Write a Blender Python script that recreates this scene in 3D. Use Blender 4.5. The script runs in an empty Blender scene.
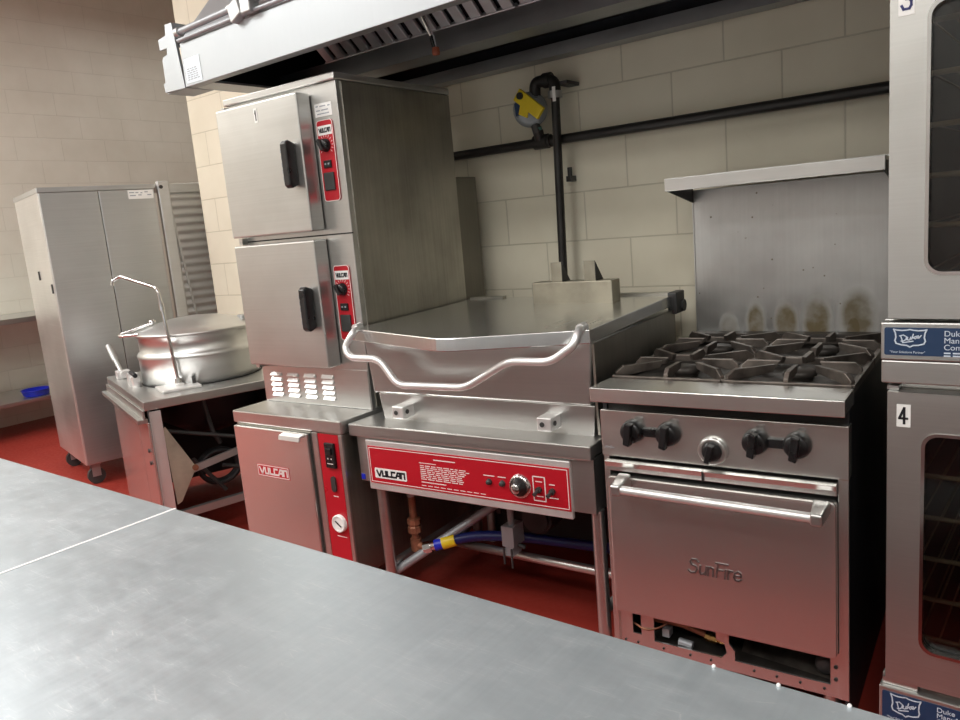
import bpy, math, random
from mathutils import Vector, Matrix
random.seed(7)
scene = bpy.context.scene
COL = scene.collection
PI = math.pi

# ------------------------------------------------------------------ materials
def new_mat(name):
    m = bpy.data.materials.new(name); m.use_nodes = True
    nt = m.node_tree; nt.nodes.clear()
    out = nt.nodes.new('ShaderNodeOutputMaterial')
    b = nt.nodes.new('ShaderNodeBsdfPrincipled')
    nt.links.new(b.outputs[0], out.inputs[0])
    return m, nt, b

def setp(b, col=None, rough=None, metal=None, spec=None):
    if col is not None: b.inputs['Base Color'].default_value = (*col, 1)
    if rough is not None: b.inputs['Roughness'].default_value = rough
    if metal is not None: b.inputs['Metallic'].default_value = metal
    if spec is not None: b.inputs['Specular IOR Level'].default_value = spec

def N(nt, t, **kw):
    n = nt.nodes.new(t)
    for k, v in kw.items(): setattr(n, k, v)
    return n

def mapr(nt, src, a, b, c, d):
    n = N(nt, 'ShaderNodeMapRange'); nt.links.new(src, n.inputs[0])
    for i, v in enumerate((a, b, c, d)): n.inputs[1 + i].default_value = v
    return n.outputs[0]

def mathn(nt, op, a, b=None):
    n = N(nt, 'ShaderNodeMath', operation=op)
    for i, v in enumerate((a, b)):
        if v is None: continue
        if isinstance(v, (int, float)): n.inputs[i].default_value = v
        else: nt.links.new(v, n.inputs[i])
    return n.outputs[0]

def mixc(nt, fac, c1, c2):
    n = N(nt, 'ShaderNodeMix', data_type='RGBA')
    if isinstance(fac, (int, float)): n.inputs[0].default_value = fac
    else: nt.links.new(fac, n.inputs[0])
    for i, c in ((6, c1), (7, c2)):
        if isinstance(c, tuple): n.inputs[i].default_value = (*c, 1)
        else: nt.links.new(c, n.inputs[i])
    return n.outputs[2]

def noise(nt, scale, stretch=(1, 1, 1), detail=4, coord='Object', rough=.55):
    tc = N(nt, 'ShaderNodeTexCoord'); mp = N(nt, 'ShaderNodeMapping')
    nt.links.new(tc.outputs[coord], mp.inputs[0]); mp.inputs['Scale'].default_value = stretch
    n = N(nt, 'ShaderNodeTexNoise'); nt.links.new(mp.outputs[0], n.inputs[0])
    n.inputs['Scale'].default_value = scale; n.inputs['Detail'].default_value = detail
    n.inputs['Roughness'].default_value = rough
    return n.outputs[0]

def steel(name, col=(.58, .575, .56), rough=.3, stretch=(2, 2, 160), var=.04, colvar=.06, blot=2.5):
    m, nt, b = new_mat(name)
    setp(b, col, rough, .93)
    grain = noise(nt, 1.0, stretch, 3)
    blo = noise(nt, blot, (1, 1, 1), 5)
    r = mathn(nt, 'ADD', mapr(nt, grain, .3, .7, rough - var * .25, rough + var * .25), mapr(nt, blo, .3, .7, -var * .4, var * .5))
    nt.links.new(r, b.inputs['Roughness'])
    dark = tuple(c * (1 - colvar) for c in col); lite = tuple(min(1, c * (1 + colvar)) for c in col)
    nt.links.new(mixc(nt, mapr(nt, mathn(nt, 'ADD', mathn(nt, 'MULTIPLY', grain, .3), mathn(nt, 'MULTIPLY', blo, .7)), .35, .65, 0, 1), dark, lite), b.inputs['Base Color'])
    return m

def plain(name, col, rough=.5, metal=0, var=.15, scale=8, spec=None):
    m, nt, b = new_mat(name)
    setp(b, col, rough, metal, spec)
    n = noise(nt, scale, (1, 1, 1), 5)
    nt.links.new(mixc(nt, mapr(nt, n, .3, .7, 0, 1), tuple(c * (1 - var) for c in col), tuple(min(1, c * (1 + var)) for c in col)), b.inputs['Base Color'])
    nt.links.new(mapr(nt, n, .3, .7, max(.02, rough - .06), min(1, rough + .06)), b.inputs['Roughness'])
    return m

def block_wall(name, c1, c2, mortar, axis, off):
    m, nt, b = new_mat(name)
    setp(b, c1, .5)
    g = N(nt, 'ShaderNodeNewGeometry'); s = N(nt, 'ShaderNodeSeparateXYZ'); nt.links.new(g.outputs['Position'], s.inputs[0])
    cb = N(nt, 'ShaderNodeCombineXYZ')
    nt.links.new(mathn(nt, 'ADD', s.outputs[axis], off), cb.inputs[0])
    nt.links.new(mathn(nt, 'ADD', s.outputs[2], 10 * .2032 - 1.1002), cb.inputs[1])
    bt = N(nt, 'ShaderNodeTexBrick'); nt.links.new(cb.outputs[0], bt.inputs[0])
    bt.inputs['Scale'].default_value = 1; bt.inputs['Brick Width'].default_value = .4064; bt.inputs['Row Height'].default_value = .2032
    bt.inputs['Mortar Size'].default_value = .0035; bt.inputs['Mortar Smooth'].default_value = .4; bt.inputs['Bias'].default_value = 0
    bt.inputs['Color1'].default_value = (*c1, 1); bt.inputs['Color2'].default_value = (*c2, 1); bt.inputs['Mortar'].default_value = (*mortar, 1)
    n = noise(nt, 3, (1, 1, 1), 6, 'Object'); n2 = noise(nt, 160, (1, 1, 1), 3, 'Object')
    mul = N(nt, 'ShaderNodeMix', data_type='RGBA', blend_type='MULTIPLY'); mul.inputs[0].default_value = 1
    nt.links.new(bt.outputs['Color'], mul.inputs[6])
    nt.links.new(mixc(nt, mapr(nt, n, .3, .7, 0, 1), (.9, .89, .87), (1, 1, 1)), mul.inputs[7])
    nt.links.new(mul.outputs[2], b.inputs['Base Color'])
    h = mathn(nt, 'ADD', mathn(nt, 'MULTIPLY', bt.outputs['Fac'], -1.0), mathn(nt, 'MULTIPLY', n2, .25))
    bp = N(nt, 'ShaderNodeBump'); bp.inputs['Strength'].default_value = .5; bp.inputs['Distance'].default_value = .004
    nt.links.new(h, bp.inputs['Height']); nt.links.new(bp.outputs[0], b.inputs['Normal'])
    return m

M = {}
M['steel'] = steel('brushed_steel', (.60, .60, .585))
M['door_steel'] = steel('satin_door_steel', (.56, .56, .54), .36, (2, 2, 200), .08, .08)
M['range_steel'] = steel('range_door_steel', (.76, .755, .73), .27, (2, 2, 14), .004, .015)
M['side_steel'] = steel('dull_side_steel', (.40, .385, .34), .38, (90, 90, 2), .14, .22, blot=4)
M['lid_steel'] = steel('polished_lid_steel', (.68, .69, .68), .22, (120, 3, 3), .1, .12)
M['hood_steel'] = steel('hood_satin_steel', (.41, .435, .455), .52, (60, 3, 3), .08, .05)
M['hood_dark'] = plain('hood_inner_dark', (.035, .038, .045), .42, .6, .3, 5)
M['filter'] = plain('filter_steel', (.62, .63, .65), .42, .55, .08)
M['gutter'] = steel('gutter_steel', (.34, .355, .37), .38, (2, 60, 2), .1, .2)
M['counter'] = None
M['kettle'] = steel('kettle_steel', (.66, .67, .66), .36, (3, 3, 60), .06, .06)
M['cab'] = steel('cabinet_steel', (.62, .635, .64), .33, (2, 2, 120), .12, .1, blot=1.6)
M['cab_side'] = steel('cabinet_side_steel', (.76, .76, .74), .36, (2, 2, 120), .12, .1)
M['alu'] = steel('rack_aluminium', (.70, .71, .71), .4, (2, 2, 40), .1, .08)
M['chrome'] = plain('chrome_rod', (.72, .72, .72), .14, 1, .05)
M['white_metal'] = plain('handle_bright_metal', (.88, .88, .87), .36, .7, .04)
M['iron'] = plain('cast_iron', (.19, .165, .145), .42, .8, .5, 14)
M['iron_dark'] = plain('burnt_iron', (.07, .062, .055), .5, .5, .4, 14)
M['black'] = plain('black_plastic', (.012, .012, .013), .3, 0, .3, 20)
M['black_panel'] = plain('black_painted_side', (.012, .012, .014), .5, 0, .4, 4)
M['dark'] = plain('dark_cavity', (.02, .019, .018), .7, 0, .3, 6)
M['black_pipe'] = plain('black_iron_pipe', (.022, .02, .019), .42, .2, .3, 10)
M['red'] = plain('red_panel', (.47, .009, .02), .32, 0, .06, 3)
M['white'] = plain('white_label', (.85, .85, .83), .45, 0, .04)
M['lettering'] = plain('white_lettering', (.82, .72, .70), .5, 0, .04)
M['ink'] = plain('black_ink', (.012, .012, .016), .5, 0, .05)
M['navy'] = plain('navy_ink', (.03, .035, .16), .5, 0, .05)
M['blue_label'] = plain('blue_label', (.014, .04, .10), .42, 0, .06, 3)
M['blue_line'] = plain('pale_blue_print', (.62, .70, .80), .5, 0, .04)
M['grey_print'] = plain('grey_print', (.35, .38, .42), .5, 0, .05)
M['hood_label'] = plain('pale_sticker', (.70, .78, .84), .45, 0, .04)
M['copper'] = plain('copper_pipe', (.30, .13, .075), .55, .5, .35, 30)
M['brass'] = plain('brass', (.65, .42, .16), .3, 1, .15)
M['yellow'] = plain('yellow_enamel', (.78, .58, .02), .4, 0, .08)
M['blue'] = plain('blue_plastic', (.015, .03, .55), .32, 0, .1)
M['blue_hose'] = plain('blue_hose', (.008, .016, .12), .4, 0, .2, 30)
M['rubber'] = plain('dark_rubber', (.02, .02, .022), .6, 0, .2)
M['gunk'] = plain('stained_sheet_metal', (.36, .335, .265), .45, .7, .25, 9)
M['galv'] = steel('galvanised_steel', (.48, .49, .49), .5, (2, 30, 2), .1, .12)
M['grey_disc'] = plain('grey_cast_housing', (.30, .32, .34), .45, .3, .1)
M['orange'] = plain('red_brown_cap', (.35, .10, .05), .5, 0, .1)
M['teal'] = plain('teal_thread_tape', (.12, .30, .26), .5, 0, .1)
M['motor'] = plain('dark_grey_motor', (.055, .055, .055), .5, .3, .2)
M['beige_plate'] = plain('stained_beige_plate', (.44, .40, .32), .5, .5, .3, 6)
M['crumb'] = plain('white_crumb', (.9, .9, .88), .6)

def counter_mat():
    m, nt, b = new_mat('scratched_worktop_steel')
    setp(b, (.6, .6, .6), .36, .72)
    long1 = noise(nt, 1, (130, 5, 5), 4); long2 = noise(nt, 1, (90, 7, 5), 4)
    blo = noise(nt, 2.2, (1, 1, 1), 6); fine = noise(nt, 14, (1, 2.2, 1), 6, 'Object', .7)
    mixg = mathn(nt, 'ADD', mathn(nt, 'MULTIPLY', long1, .2), mathn(nt, 'ADD', mathn(nt, 'MULTIPLY', blo, .5), mathn(nt, 'MULTIPLY', fine, .35)))
    nt.links.new(mixc(nt, mapr(nt, mixg, .45, .75, 0, 1), (.53, .60, .645), (.66, .73, .775)), b.inputs['Base Color'])
    r = mathn(nt, 'ADD', mapr(nt, long1, .3, .7, .36, .40), mapr(nt, fine, .3, .7, -.03, .05))
    nt.links.new(r, b.inputs['Roughness'])
    # fine scratches in several directions
    tc = N(nt, 'ShaderNodeTexCoord'); acc = None
    for ang, sc in ((.25, 9), (1.05, 11), (-.5, 8)):
        mp = N(nt, 'ShaderNodeMapping'); nt.links.new(tc.outputs['Object'], mp.inputs[0])
        mp.inputs['Rotation'].default_value = (0, 0, ang); mp.inputs['Scale'].default_value = (.55, 9, 1)
        v = N(nt, 'ShaderNodeTexVoronoi', feature='DISTANCE_TO_EDGE'); nt.links.new(mp.outputs[0], v.inputs[0]); v.inputs['Scale'].default_value = sc
        s = mapr(nt, v.outputs[0], 0, .012, 1, 0)
        acc = s if acc is None else mathn(nt, 'MAXIMUM', acc, s)
    acc = mathn(nt, 'MULTIPLY', acc, mapr(nt, fine, .5, .66, 0, 1))
    bp = N(nt, 'ShaderNodeBump'); bp.inputs['Strength'].default_value = .10; bp.inputs['Distance'].default_value = .002
    nt.links.new(mixc(nt, mathn(nt, 'MULTIPLY', acc, .55), b.inputs['Base Color'].links[0].from_socket, (.86, .88, .89)), b.inputs['Base Color'])
    nt.links.new(mathn(nt, 'ADD', acc, mathn(nt, 'MULTIPLY', long1, .08)), bp.inputs['Height']); nt.links.new(bp.outputs[0], b.inputs['Normal'])
    return m
M['counter'] = counter_mat()

def floor_mat():
    m, nt, b = new_mat('red_epoxy_floor')
    setp(b, (.34, .05, .035), .35)
    n = noise(nt, 1.4, (1, 1, 1), 6); n2 = noise(nt, 45, (1, 1, 1), 4)
    nt.links.new(mixc(nt, mapr(nt, n, .3, .7, 0, 1), (.25, .026, .018), (.34, .040, .027)), b.inputs['Base Color'])
    nt.links.new(mapr(nt, n2, .3, .7, .35, .5), b.inputs['Roughness'])
    bp = N(nt, 'ShaderNodeBump'); bp.inputs['Strength'].default_value = .03; bp.inputs['Distance'].default_value = .001
    nt.links.new(n2, bp.inputs['Height']); nt.links.new(bp.outputs[0], b.inputs['Normal'])
    return m
M['floor'] = floor_mat()
M['wall'] = block_wall('painted_block_back', (.76, .715, .585), (.745, .70, .565), (.58, .54, .43), 0, .4064 * 10 - 2.1811 + .2032)
M['wall_side'] = block_wall('painted_block_side', (.77, .745, .65), (.755, .73, .635), (.69, .665, .575), 1, .4064 * 10)
M['ceil'] = plain('ceiling_white', (.86, .87, .88), .8, 0, .03)

def soot_steel():
    """back splash steel with baked-on soot patches above the burners (object x, z)"""
    m, nt, b = new_mat('heat_stained_steel')
    setp(b, (.56, .55, .53), .34, 1)
    grain = noise(nt, 1, (120, 3, 3), 3); blo = noise(nt, 3, (1, 1, 1), 5)
    base = mixc(nt, mapr(nt, mathn(nt, 'ADD', mathn(nt, 'MULTIPLY', grain, .15), mathn(nt, 'MULTIPLY', blo, .85)), .35, .65, 0, 1), (.46, .465, .46), (.60, .61, .60))
    tc = N(nt, 'ShaderNodeTexCoord'); tot = None
    wob = noise(nt, 14, (1, 1, 1), 3)
    for (x, z, rx, rz, s) in ((3.489, .955, .034, .05, .6), (3.585, .97, .032, .075, 1.0), (3.689, .975, .040, .07, .9), (3.79, .985, .046, .08, .95), (3.918, .995, .056, .085, .85), (3.905, .955, .026, .05, .95)):
        mp = N(nt, 'ShaderNodeMapping', vector_type='TEXTURE'); nt.links.new(tc.outputs['Object'], mp.inputs[0])
        mp.inputs['Location'].default_value = (x - 3.65, -.113 + .95, z); mp.inputs['Scale'].default_value = (rx * 1.25, 10, rz * 1.25)
        g = N(nt, 'ShaderNodeTexGradient', gradient_type='SPHERICAL'); nt.links.new(mp.outputs[0], g.inputs[0])
        v = mathn(nt, 'MULTIPLY', mapr(nt, g.outputs['Fac'], 0, .45, 0, 1), s)
        tot = v if tot is None else mathn(nt, 'MAXIMUM', tot, v)
    v = N(nt, 'ShaderNodeTexVoronoi'); nt.links.new(tc.outputs['Object'], v.inputs[0]); v.inputs['Scale'].default_value = 20
    spots = mathn(nt, 'MULTIPLY', mapr(nt, v.outputs['Distance'], .05, .085, 1, 0), mapr(nt, wob, .46, .52, 0, 1))
    tot = mathn(nt, 'MAXIMUM', mathn(nt, 'MULTIPLY', tot, mapr(nt, wob, .3, .6, .65, 1.1)), mathn(nt, 'MULTIPLY', spots, .8))
    n = N(nt, 'ShaderNodeClamp'); nt.links.new(tot, n.inputs[0]); fac = n.outputs[0]
    nt.links.new(mixc(nt, fac, base, (.13, .10, .05)), b.inputs['Base Color'])
    nt.links.new(mathn(nt, 'SUBTRACT', 1, mathn(nt, 'MULTIPLY', fac, .85)), b.inputs['Metallic'])
    nt.links.new(mathn(nt, 'ADD', mapr(nt, blo, .3, .7, .3, .42), mathn(nt, 'MULTIPLY', fac, .35)), b.inputs['Roughness'])
    return m
M['soot'] = soot_steel()

def oven_glass():
    m, nt, b = new_mat('oven_window_glass')
    nt.nodes.remove(b); out = nt.nodes['Material Output']
    t = N(nt, 'ShaderNodeBsdfTransparent'); t.inputs[0].default_value = (.62, .61, .58, 1)
    g = N(nt, 'ShaderNodeBsdfGlossy'); g.inputs['Color'].default_value = (.8, .82, .84, 1); g.inputs['Roughness'].default_value = .08
    f = N(nt, 'ShaderNodeFresnel'); f.inputs[0].default_value = 1.5
    n = noise(nt, 5)
    mx = N(nt, 'ShaderNodeMixShader'); nt.links.new(mathn(nt, 'ADD', f.outputs[0], mapr(nt, n, .3, .7, .0, .03)), mx.inputs[0])
    nt.links.new(t.outputs[0], mx.inputs[1]); nt.links.new(g.outputs[0], mx.inputs[2]); nt.links.new(mx.outputs[0], out.inputs[0])
    return m
M['glass'] = oven_glass()
M['housing'] = steel('dark_housing_steel', (.19, .18, .155), .4, (90, 90, 2), .1, .15)
M['pipe_grey'] = plain('grey_pipe_paint', (.36, .38, .40), .42, .4, .12)
M['emboss'] = plain('embossed_dark_steel', (.25, .21, .21), .35, .8, .1)  # letters coloured dark to stand for the shading of the relief
M['rack_wire'] = plain('tan_rack_wire', (.50, .42, .30), .5, .3, .2)
M['wall_front'] = plain('grey_white_paint', (.40, .405, .38), .6, 0, .06, 2)
M['bright_edge'] = plain('bright_edge_metal', (.9, .9, .9), .5, .1, .03)  # near-white colour for the painted seam highlight

# ------------------------------------------------------------------ mesh builder
class MB:
    def __init__(s): s.v = []; s.f = []; s.sm = []
    def add(s, vs, fs, smooth=False):
        o = len(s.v); s.v += [tuple(v) for v in vs]
        for f in fs: s.f.append(tuple(i + o for i in f)); s.sm.append(smooth)
        return s
    def box(s, x0, x1, y0, y1, z0, z1):
        vs = [(x, y, z) for z in (z0, z1) for y in (y0, y1) for x in (x0, x1)]
        return s.add(vs, [(0, 2, 3, 1), (4, 5, 7, 6), (0, 1, 5, 4), (2, 6, 7, 3), (0, 4, 6, 2), (1, 3, 7, 5)])
    def obox(s, c, ax, ay, az):
        c, ax, ay, az = map(Vector, (c, ax, ay, az))
        vs = [c + ax * i + ay * j + az * k for k in (-1, 1) for j in (-1, 1) for i in (-1, 1)]
        return s.add(vs, [(0, 2, 3, 1), (4, 5, 7, 6), (0, 1, 5, 4), (2, 6, 7, 3), (0, 4, 6, 2), (1, 3, 7, 5)])
    def bar(s, p0, p1, w, h, up=(0, 0, 1)):
        p0, p1 = Vector(p0), Vector(p1); d = (p1 - p0); L = d.length; d.normalize()
        u = Vector(up); sd = d.cross(u)
        if sd.length < 1e-4: sd = d.cross(Vector((1, 0, 0)))
        sd.normalize(); u = sd.cross(d)
        return s.obox((p0 + p1) / 2, d * L / 2, sd * w / 2, u * h / 2)
    def prism(s, poly, a0, a1, axis='y'):
        n = len(poly)
        def P(p, a):
            return {'y': (p[0], a, p[1]), 'x': (a, p[0], p[1]), 'z': (p[0], p[1], a)}[axis]
        vs = [P(p, a0) for p in poly] + [P(p, a1) for p in poly]
        fs = [tuple(range(n))[::-1], tuple(range(n, 2 * n))] + [(i, (i + 1) % n, n + (i + 1) % n, n + i) for i in range(n)]
        return s.add(vs, fs)
    def ring(s, outer, inner, a0, a1, axis='y'):
        n = len(outer)
        def P(p, a):
            return {'y': (p[0], a, p[1]), 'x': (a, p[0], p[1]), 'z': (p[0], p[1], a)}[axis]
        vs = [P(p, a) for a in (a0, a1) for p in outer + inner]
        fs = []
        for i in range(n):
            j = (i + 1) % n
            fs += [(i, j, n + j, n + i), (2 * n + i, 3 * n + i, 3 * n + j, 2 * n + j), (i, 2 * n + i, 2 * n + j, j), (n + i, n + j, 3 * n + j, 3 * n + i)]
        return s.add(vs, fs)
    def cyl(s, p0, p1, r0, r1=None, n=20, smooth=True):
        r1 = r0 if r1 is None else r1
        p0, p1 = Vector(p0), Vector(p1); d = (p1 - p0).normalized()
        a = d.orthogonal().normalized(); b = d.cross(a)
        vs = [p0 + (a * math.cos(t) + b * math.sin(t)) * r0 for t in [2 * PI * i / n for i in range(n)]]
        vs += [p1 + (a * math.cos(t) + b * math.sin(t)) * r1 for t in [2 * PI * i / n for i in range(n)]]
        s.add(vs, [(i, (i + 1) % n, n + (i + 1) % n, n + i) for i in range(n)], smooth)
        s.add(vs[:n], [tuple(range(n))[::-1]]); s.add(vs[n:], [tuple(range(n))])
        return s
    def tube(s, pts, r, n=12, round_r=0, seg=6):
        pts = [Vector(p) for p in pts]
        if round_r:
            q = [pts[0]]
            for i in range(1, len(pts) - 1):
                a, b, c = pts[i - 1], pts[i], pts[i + 1]
                d1 = (a - b); d2 = (c - b); rr = min(round_r, d1.length * .48, d2.length * .48)
                A = b + d1.normalized() * rr; C2 = b + d2.normalized() * rr
                for k in range(seg + 1):
                    t = k / seg; q.append(A * (1 - t) ** 2 + b * 2 * t * (1 - t) + C2 * t * t)
            q.append(pts[-1]); pts = q
        prev = None; rings = []
        for i, p in enumerate(pts):
            d = (pts[min(i + 1, len(pts) - 1)] - pts[max(i - 1, 0)]).normalized()
            a = d.orthogonal().normalized() if prev is None else (prev - d * prev.dot(d)).normalized()
            prev = a; b = d.cross(a)
            rings.append([p + (a * math.cos(2 * PI * k / n) + b * math.sin(2 * PI * k / n)) * r for k in range(n)])
        vs = [v for rg in rings for v in rg]; fs = []
        for i in range(len(rings) - 1):
            for k in range(n): fs.append((i * n + k, i * n + (k + 1) % n, (i + 1) * n + (k + 1) % n, (i + 1) * n + k))
        s.add(vs, fs, True); s.add(rings[0], [tuple(range(n))[::-1]]); s.add(rings[-1], [tuple(range(n))])
        return s
    def lathe(s, prof, c, n=48, axis=(0, 0, 1), smooth=True):
        c = Vector(c); d = Vector(axis).normalized(); a = d.orthogonal().normalized(); b = d.cross(a)
        vs = [c + d * h + (a * math.cos(2 * PI * k / n) + b * math.sin(2 * PI * k / n)) * r for r, h in prof for k in range(n)]
        fs = []
        for i in range(len(prof) - 1):
            for k in range(n): fs.append((i * n + k, i * n + (k + 1) % n, (i + 1) * n + (k + 1) % n, (i + 1) * n + k))
        s.add(vs, fs, smooth)
        return s
    def ball(s, c, r, n=10, sq=(1, 1, 1)):
        pr = [(math.sin(PI * i / n) * r, -math.cos(PI * i / n) * r) for i in range(n + 1)]
        o = len(s.v); s.lathe(pr, (0, 0, 0), n * 2)
        for i in range(o, len(s.v)):
            v = s.v[i]; s.v[i] = (c[0] + v[0] * sq[0], c[1] + v[1] * sq[1], c[2] + v[2] * sq[2])
        return s
    def strokes(s, lines, o, ux, uz, nrm, w, t):
        """flat lettering: polylines drawn as bars of width w and thickness t in the plane (ux, uz)"""
        o, ux, uz, nrm = map(Vector, (o, ux, uz, nrm)); nn = nrm.normalized()
        for ln in lines:
            for a, b in zip(ln[:-1], ln[1:]):
                A = o + ux * a[0] + uz * a[1]; B = o + ux * b[0] + uz * b[1]
                d = (B - A); L = d.length
                if L < 1e-6: continue
                d.normalize()
                s.obox((A + B) / 2 + nn * t / 2, d * (L / 2 + w * .42), d.cross(nn).normalized() * w / 2, nn * t / 2)
        return s
    def build(s, name, mat, parent=None, off=(0, 0, 0), bevel=0, seg=2):
        me = bpy.data.meshes.new(name)
        me.from_pydata([(v[0] - off[0], v[1] - off[1], v[2] - off[2]) for v in s.v], [], s.f)
        me.polygons.foreach_set('use_smooth', s.sm)
        me.materials.append(mat); me.update()
        import bmesh
        bm = bmesh.new(); bm.from_mesh(me); bmesh.ops.recalc_face_normals(bm, faces=bm.faces); bm.to_mesh(me); bm.free()
        o = bpy.data.objects.new(name, me); COL.objects.link(o)
        if parent is not None: o.parent = parent
        if bevel:
            md = o.modifiers.new('edge', 'BEVEL'); md.width = bevel; md.segments = seg; md.limit_method = 'ANGLE'; md.angle_limit = math.radians(40)
        return o

def rrect(x0, x1, z0, z1, r, n=5):
    pts = []
    for cx, cz, a0 in ((x1 - r, z1 - r, 0), (x0 + r, z1 - r, PI / 2), (x0 + r, z0 + r, PI), (x1 - r, z0 + r, 1.5 * PI)):
        for k in range(n + 1):
            a = a0 + PI / 2 * k / n; pts.append((cx + r * math.cos(a), cz + r * math.sin(a)))
    return pts

class Thing:
    """An Empty at the thing's base; part() takes coordinates in the un-rotated room frame."""
    def __init__(s, name, label, cat, piv=(0, 0), rz=0, group=None):
        e = bpy.data.objects.new(name, None); COL.objects.link(e)
        e.location = (piv[0], piv[1], 0); e.rotation_euler = (0, 0, rz); e.empty_display_size = .1
        e['label'] = label; e['category'] = cat
        if group: e['group'] = group
        s.e = e; s.off = (piv[0], piv[1], 0)
    def part(s, name, mb, mat, parent=None, bevel=0, label=None, seg=2):
        o = mb.build(name, M[mat], parent or s.e, s.off, bevel, seg)
        if label: o['label'] = label
        return o
    def text(s, name, body, size, pos, mat, parent, tilt=0, wscale=1, bold=0):
        """flat lettering facing -Y, lower-left corner at pos"""
        cu = bpy.data.curves.new(name, 'FONT'); cu.body = body; cu.size = size; cu.extrude = .0004; cu.offset = bold
        t = bpy.data.objects.new(name + '_src', cu); COL.objects.link(t)
        me = bpy.data.meshes.new_from_object(t.evaluated_get(bpy.context.evaluated_depsgraph_get()))
        bpy.data.objects.remove(t); bpy.data.curves.remove(cu)
        mtx = Matrix.Translation(Vector(pos) - Vector(s.off)) @ Matrix.Rotation(tilt, 4, 'Y') @ Matrix.Rotation(PI / 2, 4, 'X') @ Matrix.Diagonal((wscale, 1, 1, 1))
        me.transform(mtx); me.materials.clear(); me.materials.append(M[mat])
        o = bpy.data.objects.new(name, me); COL.objects.link(o); o.parent = parent
        return o

def single(name, mb, mat, label, cat, base=(0, 0, 0), bevel=0, group=None):
    o = mb.build(name, M[mat], None, base, bevel); o.location = base
    o['label'] = label; o['category'] = cat
    if group: o['group'] = group
    return o

def struct(name, mb, mat):
    o = mb.build(name, M[mat]); o['kind'] = 'structure'; return o

VUL = [[(0, 1), (.33, 0), (.42, 0), (.75, 1)], [(.95, 1), (.95, 0), (1.5, 0), (1.5, 1)], [(1.78, 1), (1.78, 0), (2.3, 0)],
       [(3.05, 1), (2.5, 1), (2.5, 0), (3.05, 0)], [(3.22, 0), (3.55, 1), (3.88, 1), (3.88, 0)], [(3.4, .38), (3.88, .38)], [(4.12, 0), (4.12, 1), (4.68, 1), (4.68, 0)]]
def vulcan(mb, x0, x1, z0, z1, y, wf=.24, t=.0008):
    W, H = x1 - x0, z1 - z0
    w = H * wf
    return mb.strokes(VUL, (x0 + w / 2, y, z0 + w / 2), ((W - w) / 4.68, 0, 0), (0, 0, H - w), (0, -1, 0), w, t)

# ------------------------------------------------------------------ the room
XL, XR, YF, YB, ZC = -3.05, 6.6, -5.6, 3.6, 4.3
struct('floor', MB().box(XL, XR, YF, YB, -.05, 0), 'floor')
struct('ceiling', MB().box(XL, XR, YF, YB, ZC, ZC + .05), 'ceil')
struct('wall_back', MB().box(0, XR, 0, .2, 0, ZC), 'wall')
struct('wall_left', MB().box(XL - .1, XL, YF, YB, 0, ZC), 'wall_side')
struct('wall_right', MB().box(XR, XR + .1, YF, YB, 0, ZC), 'wall_front')
struct('wall_front', MB().box(XL, XR, YF - .1, YF, 0, ZC), 'wall_front')
struct('wall_rear', MB().box(XL, XR, YB, YB + .1, 0, ZC), 'wall')

# ------------------------------------------------------------------ island worktables in front
def worktable(x0, x1, label):
    t = Thing('worktable', label, 'worktable', ((x0 + x1) / 2, -2.56))
    y0, y1 = -3.02, -2.0944
    top = MB().prism([(y0, .84), (y0, .88), (y1, .88), (y1, .84), (y1 - .02, .84), (y1 - .02, .86), (y0 + .02, .86), (y0 + .02, .84)], x0, x1, 'x')
    t.part('tabletop', top, 'counter', bevel=.004, seg=3)
    if x0 > 2: t.part('edge_trim', MB().box(x0 - .0025, x0 + .0045, y0 + .002, y1 - .001, .872, .8812), 'bright_edge', label='bright white seam edge')  # white strip put in for the highlight along the table seam
    for x in (x0 + .07, x1 - .07):
        for y in (y0 + .07, y1 - .07):
            t.part('leg', MB().cyl((x, y, 0), (x, y, .845), .021), 'galv')
    t.part('rear_apron', MB().box(x0 + .03, x1 - .03, y1 - .05, y1 - .04, .40, .84), 'alu', bevel=.002)  # unseen panel, added to keep red floor out of the steel reflections
    t.part('undershelf', MB().box(x0 + .05, x1 - .05, y0 + .05, y1 - .05, .24, .262), 'galv', bevel=.003)
    return t
worktable(2.9775, 5.1, 'large scratched stainless worktable filling the front, right of the white seam line')
worktable(.9, 2.9735, 'stainless worktable top left of the white seam, beyond the larger worktable')
for i, (x, y) in enumerate(((4.129, -2.099), (4.202, -2.099), (4.274, -2.099))):  # small white balls set along the table edge
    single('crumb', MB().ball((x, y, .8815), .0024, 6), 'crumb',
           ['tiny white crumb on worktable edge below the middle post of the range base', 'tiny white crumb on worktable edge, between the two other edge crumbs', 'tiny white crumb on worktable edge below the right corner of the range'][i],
           'crumb', (x, y, .88), group='white crumbs on the worktable edge')

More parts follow.
